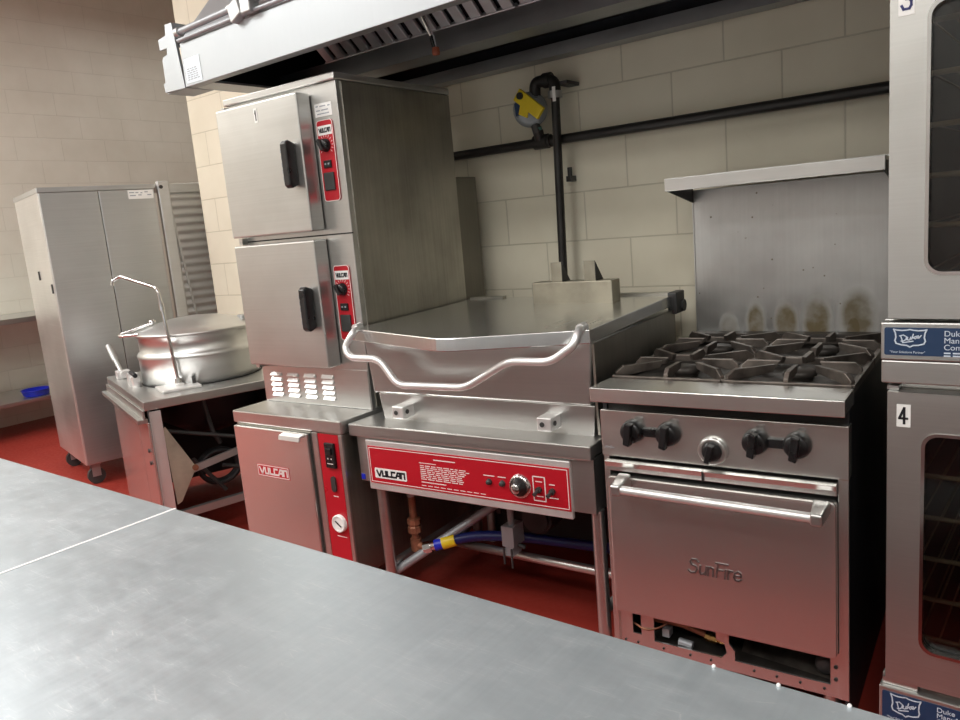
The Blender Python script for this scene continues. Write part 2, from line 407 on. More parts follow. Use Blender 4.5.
# ------------------------------------------------------------------ double steamer on its boiler cabinet
S = Thing('stacked_steamer', 'tall double compartment steamer with two doors stacked on a boiler cabinet', 'steamer', (1.88, -.8), .047)
sx0, sx1, sy = 1.7347, 2.3479, -.95
S.part('casing', MB().box(sx0, sx1 - .002, sy, -.294, .7525, 1.953), 'steel', bevel=.003)
S.part('side_panel', MB().box(sx1 - .006, sx1 + .002, sy + .024, -.292, .76, 1.95), 'side_steel', bevel=.001, label='dull brown-grey side panel')
S.part('top_cap', MB().box(sx0 - .004, sx1 + .004, sy - .012, -.29, 1.953, 1.978), 'steel', bevel=.004)
S.part('rear_housing', MB().box(sx0 + .05, sx1 - .03, -.30, -.10, .30, 1.62), 'housing', bevel=.003, label='narrower dark housing behind the steamer')
def steam_door(z0, z1, hz0, hz1, number):
    d = S.part('door', MB().box(1.752, 2.214, -1.02, sy - .004, z0, z1), 'door_steel', bevel=.006, seg=3)
    for za, zb2 in ((z0 - .02, z0 - .002), (z1 + .002, z1 + .016)): S.part('hinge', MB().box(1.738, 1.758, sy - .03, sy, za, zb2), 'steel', d)
    hb = MB().prism([(-1.021, hz0 + .012), (-1.052, hz0), (-1.066, hz0 + .012), (-1.066, hz1 - .012), (-1.052, hz1), (-1.021, hz1 - .012)], 2.146, 2.180, 'x')
    S.part('handle', hb, 'black', d, bevel=.006, seg=3)
    for k in range(5):
        z = hz0 + .03 + k * (hz1 - hz0 - .06) / 4.6; S.part('handle_ridge', MB().box(2.1448, 2.1468, -1.064, -1.044, z, z + .014), 'grey_print', d)  # grey bars put on as glints along the handle's left edge
    if number:
        S.part('number_label', MB().box(1.978, 1.996, -1.0212, -1.0195, 1.852, 1.904), 'white', d)
        S.part('number', MB().strokes([[(-.25, .7), (0, 1), (0, 0)]], (1.988, -1.0214, 1.861), (.012, 0, 0), (0, 0, .033), (0, -1, 0), .005, .0006), 'ink', d)
    return d
steam_door(1.436, 1.927, 1.594, 1.766, True)
steam_door(.922, 1.404, 1.066, 1.238, False)
def steam_panel(zt, zb):
    p = S.part('control_panel', MB().prism(rrect(2.230, 2.312, zb, zt, .014), sy - .004, sy, 'y'), 'red', label='red control panel')
    y = sy - .004
    f = MB().ring(rrect(2.230, 2.312, zb, zt, .014), rrect(2.2325, 2.3095, zb + .0025, zt - .0025, .012), y - .0006, y)
    S.part('panel_border', f, 'lettering', p)
    lg = S.part('logo_plate', MB().box(2.236, 2.306, y - .001, y, zt - .053, zt - .020), 'white', p)
    S.part('logo_lettering', vulcan(MB(), 2.241, 2.301, zt - .045, zt - .028, y - .001), 'ink', p)
    zk = zt - .089
    tk = MB()
    for k in range(14):
        a = PI * (-.22 + 1.44 * k / 13)
        c, s_ = math.cos(a), math.sin(a)
        tk.strokes([[(c * .030, s_ * .030), (c * .038, s_ * .038)]], (2.268, y, zk), (1, 0, 0), (0, 0, 1), (0, -1, 0), .002, .0006)
    S.part('dial_marks', tk, 'lettering', p)
    kb = MB().lathe([(0, 0.022), (.016, .022), (.021, .018), (.024, 0)], (2.268, y, zk), 24, (0, -1, 0)).obox((2.268, y - .026, zk), (.0055, 0, .003), (0, .008, 0), (-.010, 0, .018))
    S.part('knob', kb, 'black', p)
    S.part('rocker_switch', MB().box(2.250, 2.288, y - .006, y, zk - .080, zk - .053), 'black', p, bevel=.002)
    S.part('indicator', MB().box(2.257, 2.264, y - .0066, y - .006, zk - .069, zk - .063).box(2.273, 2.280, y - .0066, y - .006, zk - .069, zk - .063), 'grey_print', p)
    S.part('timer_cover', MB().box(2.243, 2.295, y - .007, y, zk - .160, zk - .096), 'motor', p, bevel=.003)
steam_panel(1.826, 1.538)
steam_panel(1.303, 1.020)
S.part('maker_sticker', MB().box(2.229, 2.315, sy - .0012, sy, 1.838, 1.884), 'white', label='small printed white sticker')
pm = MB()
for (x, z, w) in ((2.235, 1.873, .012), (2.255, 1.872, .03), (2.295, 1.871, .012), (2.236, 1.858, .02), (2.262, 1.858, .035), (2.240, 1.846, .06)): pm.box(x, x + w, sy - .0016, sy - .0012, z, z + .004)
S.part('sticker_print', pm, 'grey_print', None)
S.part('unit_seam', MB().box(sx0 + .01, sx1, sy - .003, sy + .004, 1.4155, 1.4205), 'dark')
# louvred panel under the lower door
lp = S.part('louver_panel', MB().box(sx0 + .005, sx1 - .004, sy - .003, sy, .756, .905), 'steel', bevel=.001)
for ci in range(4):
    for ri in range(5):
        x = 1.795 + ci * .101; z = .778 + ri * .0215
        lv = MB().add([(x, sy - .003, z), (x + .062, sy - .003, z), (x + .062, sy - .013, z + .003), (x, sy - .013, z + .003), (x, sy - .003, z + .016), (x + .062, sy - .003, z + .016)],
               [(0, 1, 2, 3), (3, 2, 5, 4), (0, 3, 4), (1, 5, 2)])
        S.part('louver', lv, 'white_metal', lp)
# boiler cabinet below
by = -1.121
S.part('base_cabinet', MB().box(sx0 + .004, sx1 - .006, by + .006, -.20, .14, .700), 'side_steel', bevel=.002)
S.part('base_top', MB().box(sx0 - .003, sx1 + .002, by - .004, -.19, .703, .7525), 'steel', bevel=.005)
bd = S.part('base_door', MB().box(sx0 + .008, 2.176, by - .016, by + .006, .155, .694), 'range_steel', bevel=.004)
S.part('door_handle', MB().prism([(by - .016, .691), (by - .040, .686), (by - .044, .668), (by - .038, .668), (by - .034, .680), (by - .016, .683)], 2.045, 2.160, 'x'), 'white_metal', bd, bevel=.001)
S.part('logo_plate', MB().box(1.862, 2.049, by - .0172, by - .016, .496, .546), 'red', bd)
S.part('logo_lettering', vulcan(MB(), 1.872, 2.040, .506, .536, by - .0172), 'lettering', bd)
S.part('logo_border', MB().ring(rrect(1.864, 2.047, .498, .544, .002, 2), rrect(1.867, 2.044, .501, .541, .002, 2), by - .0178, by - .0172), 'lettering', bd)
S.part('door_gap', MB().box(2.178, 2.186, by + .004, by + .008, .15, .70), 'dark')
S.part('trim_strip', MB().box(2.188, 2.219, by - .004, by + .006, .15, .70), 'steel', bevel=.002)
S.part('trim_strip', MB().box(2.328, 2.346, by - .004, by + .006, .15, .70), 'steel', bevel=.002)
rp = S.part('base_control_panel', MB().box(2.221, 2.326, by - .003, by + .006, .15, .697), 'red', label='red strip with breaker switch and gauge')
S.part('breaker_switch', MB().box(2.258, 2.308, by - .014, by - .003, .572, .668), 'black', rp, bevel=.003)
S.part('switch_toggle', MB().box(2.268, 2.298, by - .022, by - .014, .625, .650), 'black', rp, bevel=.002)
S.part('switch_mark', MB().box(2.271, 2.276, by - .0146, by - .014, .606, .611).box(2.288, 2.293, by - .0146, by - .014, .606, .611).box(2.268, 2.298, by - .0146, by - .014, .588, .591), 'lettering', rp)
S.part('oval_button', MB().prism(rrect(2.268, 2.292, .478, .538, .0118), by - .010, by - .003), 'motor', rp)
S.part('gauge', MB().lathe([(.0, .012), (.022, .012), (.026, .012), (.030, .016), (.034, .012), (.034, 0)], (2.287, by - .003, .356), 28, (0, -1, 0)), 'white', rp)
S.part('gauge_needle', MB().obox((2.287, by - .0166, .356), (.014, 0, -.010), (0, .0008, 0), (.0016, 0, .002)), 'ink', rp)
S.part('print_line', MB().box(2.268, 2.294, by - .0036, by - .003, .458, .461).box(2.262, 2.312, by - .0036, by - .003, .300, .303), 'lettering', rp)
for x in (sx0 + .06, sx1 - .06):
    for y in (by + .07, -.28): S.part('foot', MB().cyl((x, y, 0), (x, y, .14), .022, .028), 'steel')

# ------------------------------------------------------------------ tilting skillet
K = Thing('tilting_skillet', 'stainless tilting skillet with bent white lid handle and wide red control panel', 'tilting skillet', (2.75, -.9), .0776)
ty = -1.0476; kx0, kx1 = 2.370, 3.311
# lid with a front edge that comes forward in the middle
fr = [(kx0, -.973), (2.83, -1.122), (2.86, -1.130), (2.90, -1.131), (2.93, -1.122), (kx1, -.973)]
lidp = fr + [(kx1, -.2056), (kx0 + .02, -.2056)]
nv = len(lidp)
def lz(x, y): return 1.0757 + (y + .973) * .019
vs = [(x, y, lz(x, y)) for x, y in lidp] + [(x, y, lz(x, y) - (.043 if i < 6 else .04)) for i, (x, y) in enumerate(lidp)]
lid = MB().add(vs, [tuple(range(nv)), tuple(range(2 * nv - 1, nv - 1, -1))] + [(i, (i + 1) % nv, nv + (i + 1) % nv, nv + i) for i in range(nv)])
ld = K.part('lid', lid, 'lid_steel', bevel=.003)
K.part('lid_handle', MB().tube([(2.392, -.972, 1.078), (2.412, -1.015, 1.072), (2.378, -1.035, 1.016), (2.412, -1.045, .984), (2.545, -1.045, .983), (2.618, -1.048, .894), (2.900, -1.050, .899), (3.070, -1.050, .990), (3.215, -1.048, .990), (3.292, -1.04, 1.043), (3.296, -1.02, 1.076), (3.285, -.972, 1.081)], .0125, 14, .035), 'white_metal', ld, label='white-bright bent bar handle')
for x in (2.392, 3.285): K.part('handle_boss', MB().cyl((x, -.985, 1.079), (x, -.955, 1.081), .0155), 'white_metal', ld)
# pan
def taper(x0, x1, y0, y1, z0, z1, dx, dy):
    return MB().add([(x0 + dx, y0 + dy, z0), (x1 - dx, y0 + dy, z0), (x1 - dx, y1, z0), (x0 + dx, y1, z0), (x0, y0, z1), (x1, y0, z1), (x1, y1, z1), (x0, y1, z1)],
                    [(0, 3, 2, 1), (4, 5, 6, 7), (0, 1, 5, 4), (1, 2, 6, 5), (2, 3, 7, 6), (3, 0, 4, 7)])
K.part('pan', taper(2.408, kx1 - .004, -.962, -.23, .838, 1.035, .016, .006), 'steel', bevel=.006)
K.part('pan_base', taper(2.440, kx1 - .008, -.950, -.25, .735, .838, .012, .004), 'steel', bevel=.004)
K.part('pan_side', MB().prism([(-.945, .745), (-.952, .838), (-.955, 1.030), (-.24, 1.035), (-.24, .745)], kx1 - .006, kx1 + .002, 'x'), 'side_steel', label='dark dull pan side')
for (a, b) in ((2.545, 2.597), (3.128, 3.180)):
    br = K.part('pan_bracket', MB().box(a, b, -1.010, -.945, .762, .806), 'white_metal', bevel=.004)
    K.part('bracket_bolt', MB().cyl((b + .001, -.99, .786), (b + .004, -.99, .786), .008, n=12), 'motor', br)
    K.part('bracket_bolt', MB().cyl((a + .02, -1.0105, .784), (a + .02, -1.013, .784), .008, n=12), 'motor', br)
# work deck and control housing
K.part('deck', MB().prism([(2.3624, ty), (3.3247, ty), (3.3247, -.16), (2.385, -.16)], .7, .7397, 'z').box(2.3624, 3.3247, ty, ty + .03, .6945, .71), 'steel', bevel=.004)
hs = K.part('housing', MB().box(2.378, 3.322, ty + .022, -.25, .520, .6945), 'steel', bevel=.002)
cp = K.part('control_panel', MB().box(2.432, 3.250, ty + .006, ty + .022, .500, .685), 'white_metal', bevel=.003, label='red control panel in bright trim')
yr = ty + .004
K.part('red_plate', MB().box(2.442, 3.247, yr, ty + .007, .526, .664), 'red', cp, label='red plate')
K.part('plate_border', MB().ring(rrect(2.447, 3.242, .531, .659, .002, 2), rrect(2.4495, 3.2395, .5335, .6565, .002, 2), yr - .0005, yr), 'lettering', cp)
K.part('logo_plate', MB().prism(rrect(2.466, 2.611, .547, .584, .004), yr - .0012, yr), 'white', cp)
K.part('logo_lettering', vulcan(MB(), 2.473, 2.605, .553, .578, yr - .0012, .27), 'ink', cp)
random.seed(3)
K.part('panel_heading', MB().box(2.735, 2.825, yr - .0005, yr, .637, .6405), 'lettering', cp)
tx = MB().box(2.672, 2.745, yr - .0005, yr, .622, .6245)
for r in range(8):
    z = .612 - r * .0068; x = 2.675
    while x < (2.90 if r == 1 else 2.87) - .02:
        w = random.uniform(.012, .03); tx.box(x, min(x + w, 2.90), yr - .0005, yr, z, z + .003); x += w + .005
K.part('panel_lettering', tx, 'lettering', cp)
tx = MB().box(2.675, 2.780, yr - .0005, yr, .553, .5562); x = 2.675
while x < 2.93: tx.box(x, x + .02, yr - .0005, yr, .541, .5435); x += .027
K.part('panel_lettering', tx, 'lettering', cp)
for x, z, w in ((2.935, .607, .042), (2.99, .607, .03), (3.176, .603, .02), (3.172, .560, .034), (3.128, .608, .024), (3.130, .560, .024)):
    K.part('caption', MB().box(x, x + w, yr - .0005, yr, z, z + .003), 'lettering', cp)
for x in (2.956, 3.006): K.part('pilot_light', MB().lathe([(0, .012), (.007, .012), (.009, .006), (.011, 0)], (x, yr, .588), 16, (0, -1, 0)), 'motor', cp)
K.part('dial_ring', MB().lathe([(.026, .010), (.033, .012), (.038, .006), (.040, 0)], (3.072, yr, .587), 36, (0, -1, 0)), 'chrome', cp)
dk = MB().lathe([(.033, .004), (.030, .012), (.020, .018), (.018, .034), (0, .036)], (3.072, yr, .587), 32, (0, -1, 0))
K.part('dial', dk, 'black', cp)
K.part('dial_cap', MB().lathe([(0, .038), (.012, .037), (.016, .034)], (3.072, yr, .587), 24, (0, -1, 0)), 'chrome', cp)
K.part('switch_frame', MB().ring(rrect(3.118, 3.163, .545, .627, .002, 2), rrect(3.1215, 3.1595, .5485, .6235, .002, 2), yr - .0006, yr), 'lettering', cp)
for x in (3.140, 3.187):
    K.part('toggle', MB().cyl((x, yr, .584), (x, yr - .010, .584), .010, n=14).cyl((x, yr - .008, .584), (x - .003, yr - .03, .576), .005, .007, n=10), 'motor', cp)
K.part('blue_tag', MB().box(2.383, 2.399, ty + .019, ty + .022, .527, .546), 'blue', hs, label='small blue tag')
# legs and lower frame
for x in (2.446, 3.312):
    for y in (-.995, -.30):
        z1 = .525
        K.part('leg', MB().cyl((x, y, .0), (x, y, z1), .0205), 'steel')
K.part('stretcher', MB().tube([(2.446, -.30, .205), (2.62, -.80, .222), (3.312, -.80, .215)], .0165, 12), 'steel')
for x in (2.446, 3.312): K.part('side_stretcher', MB().tube([(x, -.98, .187), (x, -.30, .187)], .015, 12), 'galv')
K.part('brace', MB().tube([(2.446, -.965, .150), (2.85, -.70, .430), (2.93, -.60, .50)], .017, 12), 'pipe_grey')
K.part('rear_panel', MB().box(2.42, 3.31, -.275, -.262, .03, .70), 'dark')  # dark sheet added to stand for the shade under the skillet
K.part('tilt_motor', MB().cyl((2.93, -.72, .335), (2.93, -.56, .335), .062, n=26).cyl((2.93, -.735, .335), (2.93, -.72, .335), .052, n=26), 'motor')
gv = K.part('gas_valve', MB().box(2.872, 2.920, -.872, -.80, .280, .355).cyl((2.896, -.84, .355), (2.896, -.84, .52), .012).box(2.880, 2.912, -.868, -.81, .245, .285), 'grey_disc')
K.part('valve_pin', MB().cyl((2.878, -.875, .215), (2.878, -.875, .275), .004, n=8).cyl((2.910, -.875, .205), (2.910, -.875, .275), .004, n=8).cyl((2.92, -.84, .28), (2.945, -.84, .275), .008, n=10), 'motor', gv)
K.part('hanging_rod', MB().cyl((2.77, -.72, .335), (2.77, -.72, .52), .011).cyl((2.63, -.74, .40), (2.63, -.74, .52), .009), 'motor')
# rear box and tabs on the lid
hc = K.part('hinge_cover', MB().box(2.811, 3.145, -.42, -.345, 1.080, 1.168), 'gunk', bevel=.003, label='stained sheet-metal cover standing on the lid')
for x in (2.940, 3.078):
    K.part('tab', MB().add([(x - .046, -.41, 1.166), (x, -.41, 1.166), (x, -.41, 1.242), (x - .046, -.41, 1.242), (x, -.35, 1.166), (x - .046, -.35, 1.166)],
                           [(0, 1, 2, 3), (1, 4, 2), (0, 3, 5), (5, 3, 2, 4), (0, 5, 4, 1)]), 'gunk', hc)
    K.part('tab_side', MB().prism([(-.412, 1.166), (-.412, 1.242), (-.345, 1.166)], x, x + .002, 'x'), 'black_panel', hc)
K.part('lid_hinge', MB().box(3.296, 3.330, -.268, -.175, 1.02, 1.100).cyl((3.28, -.20, 1.045), (3.338, -.20, 1.045), .022, n=16), 'motor', bevel=.004)
K.part('hinge_arm', MB().box(3.06, 3.30, -.235, -.205, 1.088, 1.098), 'side_steel')
K.part('hinge_arm', MB().box(2.39, 2.56, -.235, -.205, 1.088, 1.098), 'side_steel')

# pipework under the skillet
G = Thing('drain_pipe', 'corroded copper coloured pipe with union under the left end of the skillet', 'pipe', (2.75, -.9), .0776)
G.part('pipe', MB().cyl((2.500, -.90, .275), (2.500, -.90, .43), .014).tube([(2.500, -.90, .285), (2.500, -.90, .235), (2.545, -.90, .232)], .015, 12, .03), 'copper')
G.part('union', MB().lathe([(.014, -.03), (.026, -.028), (.026, -.006), (.020, 0), (.026, .006), (.026, .026), (.014, .03)], (2.500, -.90, .315), 8, smooth=False), 'copper')
G.part('tee', MB().cyl((2.500, -.90, .215), (2.500, -.90, .262), .021), 'copper')
G.part('upper_fitting', MB().cyl((2.500, -.90, .43), (2.500, -.90, .52), .017), 'galv')
H = Thing('gas_hose', 'blue flexible gas hose with yellow tag running under the skillet', 'gas hose', (2.75, -.9), .0776)
H.part('hose', MB().tube([(2.575, -.885, .238), (2.70, -.82, .272), (2.86, -.74, .262), (3.02, -.66, .230), (3.22, -.60, .210), (3.30, -.50, .12), (3.30, -.36, .06)], .019, 14, .12), 'blue_hose')
H.part('coupling', MB().cyl((2.538, -.90, .228), (2.566, -.889, .236), .024, n=8, smooth=False).cyl((2.566, -.889, .236), (2.580, -.884, .239), .019), 'chrome')
H.part('collar', MB().cyl((2.578, -.884, .239), (2.604, -.871, .246), .0215), 'blue')
H.part('tag', MB().cyl((2.604, -.871, .246), (2.648, -.848, .259), .024), 'yellow', label='yellow tag sleeve')

# ------------------------------------------------------------------ gas range
R = Thing('gas_range', 'four burner gas range with black knobs, oven door and stained backsplash', 'range', (3.65, -.95), .0625)
rx0, rx1, ry = 3.367, 4.0205, -.966
R.part('side_panel', MB().box(rx1 - .012, rx1, ry + .012, -.12, .01, .905), 'black_panel', label='black painted side')  # lower edge run to the floor to darken the gap beside it
R.part('side_panel', MB().box(rx0, rx0 + .012, ry + .012, -.12, .12, .905), 'black_panel', label='black painted side')
R.part('oven_body', MB().box(rx0 + .012, rx1 - .012, ry + .06, -.12, .245, .88), 'dark')
R.part('lower_skirt', MB().box(rx0 + .02, rx1 - .014, -.16, -.15, .01, .12), 'black_panel')  # black sheet added down to the floor to darken the opening
R.part('back_panel', MB().box(rx0 + .012, rx1 - .012, -.135, -.12, .12, .30), 'black_panel')
R.part('frame_stile', MB().box(rx0, rx0 + .017, ry, ry + .05, .115, .852), 'range_steel', bevel=.001)
R.part('frame_stile', MB().box(rx1 - .024, rx1, ry, ry + .05, .115, .715), 'range_steel', bevel=.001)
kick = MB().box(rx0 + .017, rx1 - .024, ry + .008, ry + .014, .112, .146)
kick.box(rx0 + .017, 3.425, ry + .008, ry + .014, .146, .24).box(3.452, 3.492, ry + .008, ry + .014, .146, .24).box(3.975, rx1 - .024, ry + .008, ry + .014, .146, .24)
kick.box(3.425, 3.452, ry + .008, ry + .014, .146, .158)
R.part('kick_frame', kick, 'range_steel')
R.part('middle_post', MB().prism([(3.676, .24), (3.712, .24), (3.712, .195), (3.728, .175), (3.728, .146), (3.690, .146), (3.706, .165), (3.700, .192), (3.676, .20)], ry + .008, ry + .014), 'range_steel')
R.part('compartment_floor', MB().box(rx0 + .012, rx1 - .012, ry + .014, -.13, .112, .124), 'iron_dark')
R.part('compartment_baffle', MB().add([(3.72, ry + .10, .124), (rx1 - .012, ry + .06, .124), (rx1 - .012, ry + .3, .245), (3.72, ry + .3, .245)], [(0, 1, 2, 3)]), 'iron')
bo = MB()
for x in (3.40, 3.44, 3.52, 3.60, 3.66, 3.78, 3.84, 3.90, 3.96): bo.cyl((x, ry + .008, .131), (x, ry + .0055, .131), .0035, n=8)
for z in (.165, .20): bo.cyl((3.988, ry + .008, z), (3.988, ry + .005, z), .005, n=8)
R.part('screw_hole', bo, 'dark')
gp_ = R.part('burner_tube', MB().tube([(3.45, ry + .05, .195), (3.56, ry + .06, .192), (3.655, ry + .05, .178)], .0105, 12), 'copper')
R.part('brass_fitting', MB().cyl((3.635, ry + .046, .181), (3.668, ry + .046, .176), .014, n=8, smooth=False).cyl((3.668, ry + .046, .176), (3.69, ry + .046, .174), .009), 'brass', gp_)
R.part('thermocouple_wire', MB().tube([(3.425, ry + .02, .185), (3.47, ry - .0, .178), (3.52, ry + .02, .196), (3.53, ry + .06, .21)], .003, 8, .03), 'copper', gp_)
R.part('pilot_valve', MB().box(3.508, 3.53, ry + .03, ry + .06, .155, .18).cyl((3.56, ry + .03, .152), (3.60, ry + .03, .148), .012), 'grey_disc', gp_)
R.part('regulator_cap', MB().lathe([(0, .02), (.018, .018), (.026, .01), (.028, 0)], (3.955, ry + .06, .170), 20, (0, -1, 0)), 'motor')
# oven door
dr = R.part('oven_door', MB().prism(rrect(3.387, 3.9955, .240, .662, .012), ry - .026, ry + .002), 'range_steel', bevel=.004)
hz = .664
R.part('door_handle', MB().tube([(3.437, -1.052, hz - .017), (3.968, -1.052, hz - .024)], .0125, 16), 'white_metal', dr)
for x, dz in ((3.440, -.012), (3.962, -.020)):
    z = hz + dz
    R.part('handle_bracket', MB().add([(x - .012, -1.068, z - .020), (x + .016, -1.068, z - .020), (x + .022, ry - .026, z - .014), (x - .018, ry - .026, z - .014), (x - .012, -1.068, z + .010), (x + .016, -1.068, z + .010), (x + .022, ry - .026, z + .024), (x - .018, ry - .026, z + .024)],
                                      [(0, 3, 2, 1), (4, 5, 6, 7), (0, 1, 5, 4), (1, 2, 6, 5), (2, 3, 7, 6), (3, 0, 4, 7)]), 'steel', dr, bevel=.006, seg=3)
SUN = [[(.55, .85), (.4, 1), (.15, 1), (.05, .8), (.15, .6), (.4, .5), (.5, .3), (.4, .05), (.15, 0), (-.05, .15)],
       [(.68, .62), (.66, .15), (.74, 0), (.92, .05), (1.02, .2)], [(1.04, .62), (1.02, 0)], [(1.18, .62), (1.17, 0)], [(1.18, .45), (1.32, .62), (1.46, .55), (1.48, 0)],
       [(1.68, 0), (1.74, 1)], [(1.60, 1), (2.30, 1)], [(1.70, .52), (2.05, .54)], [(2.2, .62), (2.2, 0)], [(2.38, .62), (2.37, 0)], [(2.37, .42), (2.5, .6), (2.62, .6)],
       [(2.74, .32), (3.12, .34), (3.08, .55), (2.92, .64), (2.76, .52), (2.72, .2), (2.82, .02), (3.0, 0), (3.14, .12)]]
R.part('embossed_lettering', MB().strokes(SUN, (3.618, ry - .0262, .408), (.0455, 0, 0), (.004, 0, .040), (0, -1, 0), .0045, .0024), 'emboss', dr, label='embossed script lettering')
# drip tray front
tr = R.part('drip_tray', MB().prism([(ry - .006, .674), (ry - .022, .678), (ry - .022, .690), (ry - .030, .706), (ry - .006, .708)], 3.381, 3.996, 'x'), 'range_steel', bevel=.001)
R.part('tray_lip', MB().box(3.665, 3.667, ry - .031, ry - .02, .676, .707), 'dark', tr)
# control panel with knobs
pn = R.part('control_panel', MB().box(3.3635, 4.0215, ry - .002, ry + .04, .714, .8515), 'range_steel', bevel=.002)
for xa, xb in ((3.464, 3.568), (3.802, 3.904)):
    R.part('knob_bridge', MB().box(xa, xb, ry - .012, ry - .002, .783, .808), 'black', pn, bevel=.002)
    for x in (xa, xb):
        z = .7955
        kb = MB().lathe([(0, .030), (.024, .030), (.030, .026), (.0335, .010), (.034, 0)], (x, ry - .002, z), 26, (0, -1, 0))
        kb.obox((x, ry - .040, z), (.009, 0, -.003), (0, .014, 0), (.004, 0, .031))
        R.part('burner_knob', kb, 'black', pn, bevel=.002)
R.part('oven_dial', MB().lathe([(.027, .014), (.036, .016), (.039, .010), (.0395, 0)], (3.690, ry - .002, .760), 32, (0, -1, 0)), 'steel', pn)
kb = MB().lathe([(.028, .010), (.026, .016), (.022, .028), (0, .030)], (3.690, ry - .002, .760), 26, (0, -1, 0)); kb.obox((3.690, ry - .038, .760), (.007, 0, -.002), (0, .012, 0), (.006, 0, .024))
R.part('oven_knob', kb, 'black', pn, bevel=.002)
R.part('panel_mark', MB().strokes([[(0, 0), (.3, .4), (.5, .1), (.8, .3)], [(1, 0), (1.2, .5)], [(1.3, .1), (1.6, .2)]], (3.372, ry - .0022, .737), (.018, 0, 0), (0, 0, .018), (0, -1, 0), .002, .0004), 'grey_print', pn)
# gap, shelf, cooktop
R.part('front_gap', MB().box(rx0 + .004, rx1 - .004, ry + .02, ry + .04, .850, .900), 'dark')
R.part('plate_ledge', MB().prism([(-1.028, .889), (-1.028, .9295), (-.896, .9295), (-.896, .889), (-.902, .889), (-.902, .922), (-1.022, .922), (-1.022, .889)], 3.3635, 4.0225, 'x'), 'range_steel', bevel=.002)
R.part('ledge_end', MB().box(4.0165, 4.022, -1.022, -.90, .892, .925), 'range_steel')
R.part('cooktop', MB().box(rx0, rx1, -.90, -.115, .872, .902).box(rx0, rx0 + .006, -.90, -.115, .90, .928).box(rx1 - .006, rx1, -.90, -.115, .90, .928), 'iron_dark')
R.part('rear_rail', MB().box(rx0 + .01, rx1 - .01, -.175, -.118, .90, .944), 'iron_dark')
for gi, (cx, cy) in enumerate(((3.530, -.705), (3.857, -.705), (3.530, -.355), (3.857, -.355))):
    g = MB(); hx, hy = .158, .170
    for sx in (-1, 1): g.box(cx + sx * hx - .007, cx + sx * hx + .007, cy - hy, cy + hy, .914, .934)
    for s2 in (-1, 1): g.box(cx - hx, cx + hx, cy + s2 * hy - .007, cy + s2 * hy + .007, .914, .934)
    for k in range(8):
        a = k * PI / 4 + (.0 if k % 2 else 0)
        d = Vector((math.cos(a), math.sin(a), 0)); sd = Vector((-d.y, d.x, 0))
        Ro = min(hx / max(abs(d.x), 1e-6), hy / max(abs(d.y), 1e-6)); ri = .052 if k % 2 == 0 else .075
        th = .0065
        c = Vector((cx, cy, 0))
        pts = []
        for sgn in (-1, 1):
            o = c + sd * th * sgn
            pts += [o + d * Ro + Vector((0, 0, .922)), o + d * Ro + Vector((0, 0, .942)), o + d * (Ro * .9) + Vector((0, 0, .958)), o + d * ri + Vector((0, 0, .958)), o + d * (ri + .01) + Vector((0, 0, .938)), o + d * (Ro * .75) + Vector((0, 0, .930))]
        g.add(pts, [(5, 4, 3, 2, 1, 0), (6, 7, 8, 9, 10, 11)] + [(i, (i + 1) % 6, 6 + (i + 1) % 6, 6 + i) for i in range(6)])
    gr = R.part('burner_grate', g, 'iron', bevel=.0015)
    R.part('burner_head', MB().lathe([(0, .034), (.030, .034), (.040, .028), (.044, .016), (.036, .012), (.034, 0)], (cx, cy, .902), 28), 'iron_dark', gr)
# back splash with shelf
sp = R.part('backsplash', MB().box(3.3695, 4.0205, -.113, -.095, .90, 1.463), 'soot', bevel=.001, label='steel backsplash with brown soot patches')
for x in (3.3685, 4.0185): R.part('splash_edge', MB().box(x, x + .003, -.118, -.09, .90, 1.463), 'steel', sp)
sh = R.part('high_shelf', MB().prism([(-.387, 1.4625), (-.387, 1.5045), (-.092, 1.5045), (-.092, 1.492), (-.380, 1.492), (-.380, 1.4625)], 3.367, 4.030, 'x'), 'steel', bevel=.002)
for x in (3.369, 4.022): R.part('shelf_bracket', MB().prism([(-.383, 1.4645), (-.383, 1.492), (-.114, 1.492), (-.114, 1.418)], x, x + .004, 'x'), 'motor', sh)
R.part('shelf_lip', MB().box(3.43, 4.02, -.125, -.092, 1.503, 1.516), 'steel', sh)
for x in (rx0 + .05, rx1 - .05):
    for y in (ry + .06, -.2): R.part('leg', MB().cyl((x, y, 0), (x, y, .115), .018, .024), 'steel')

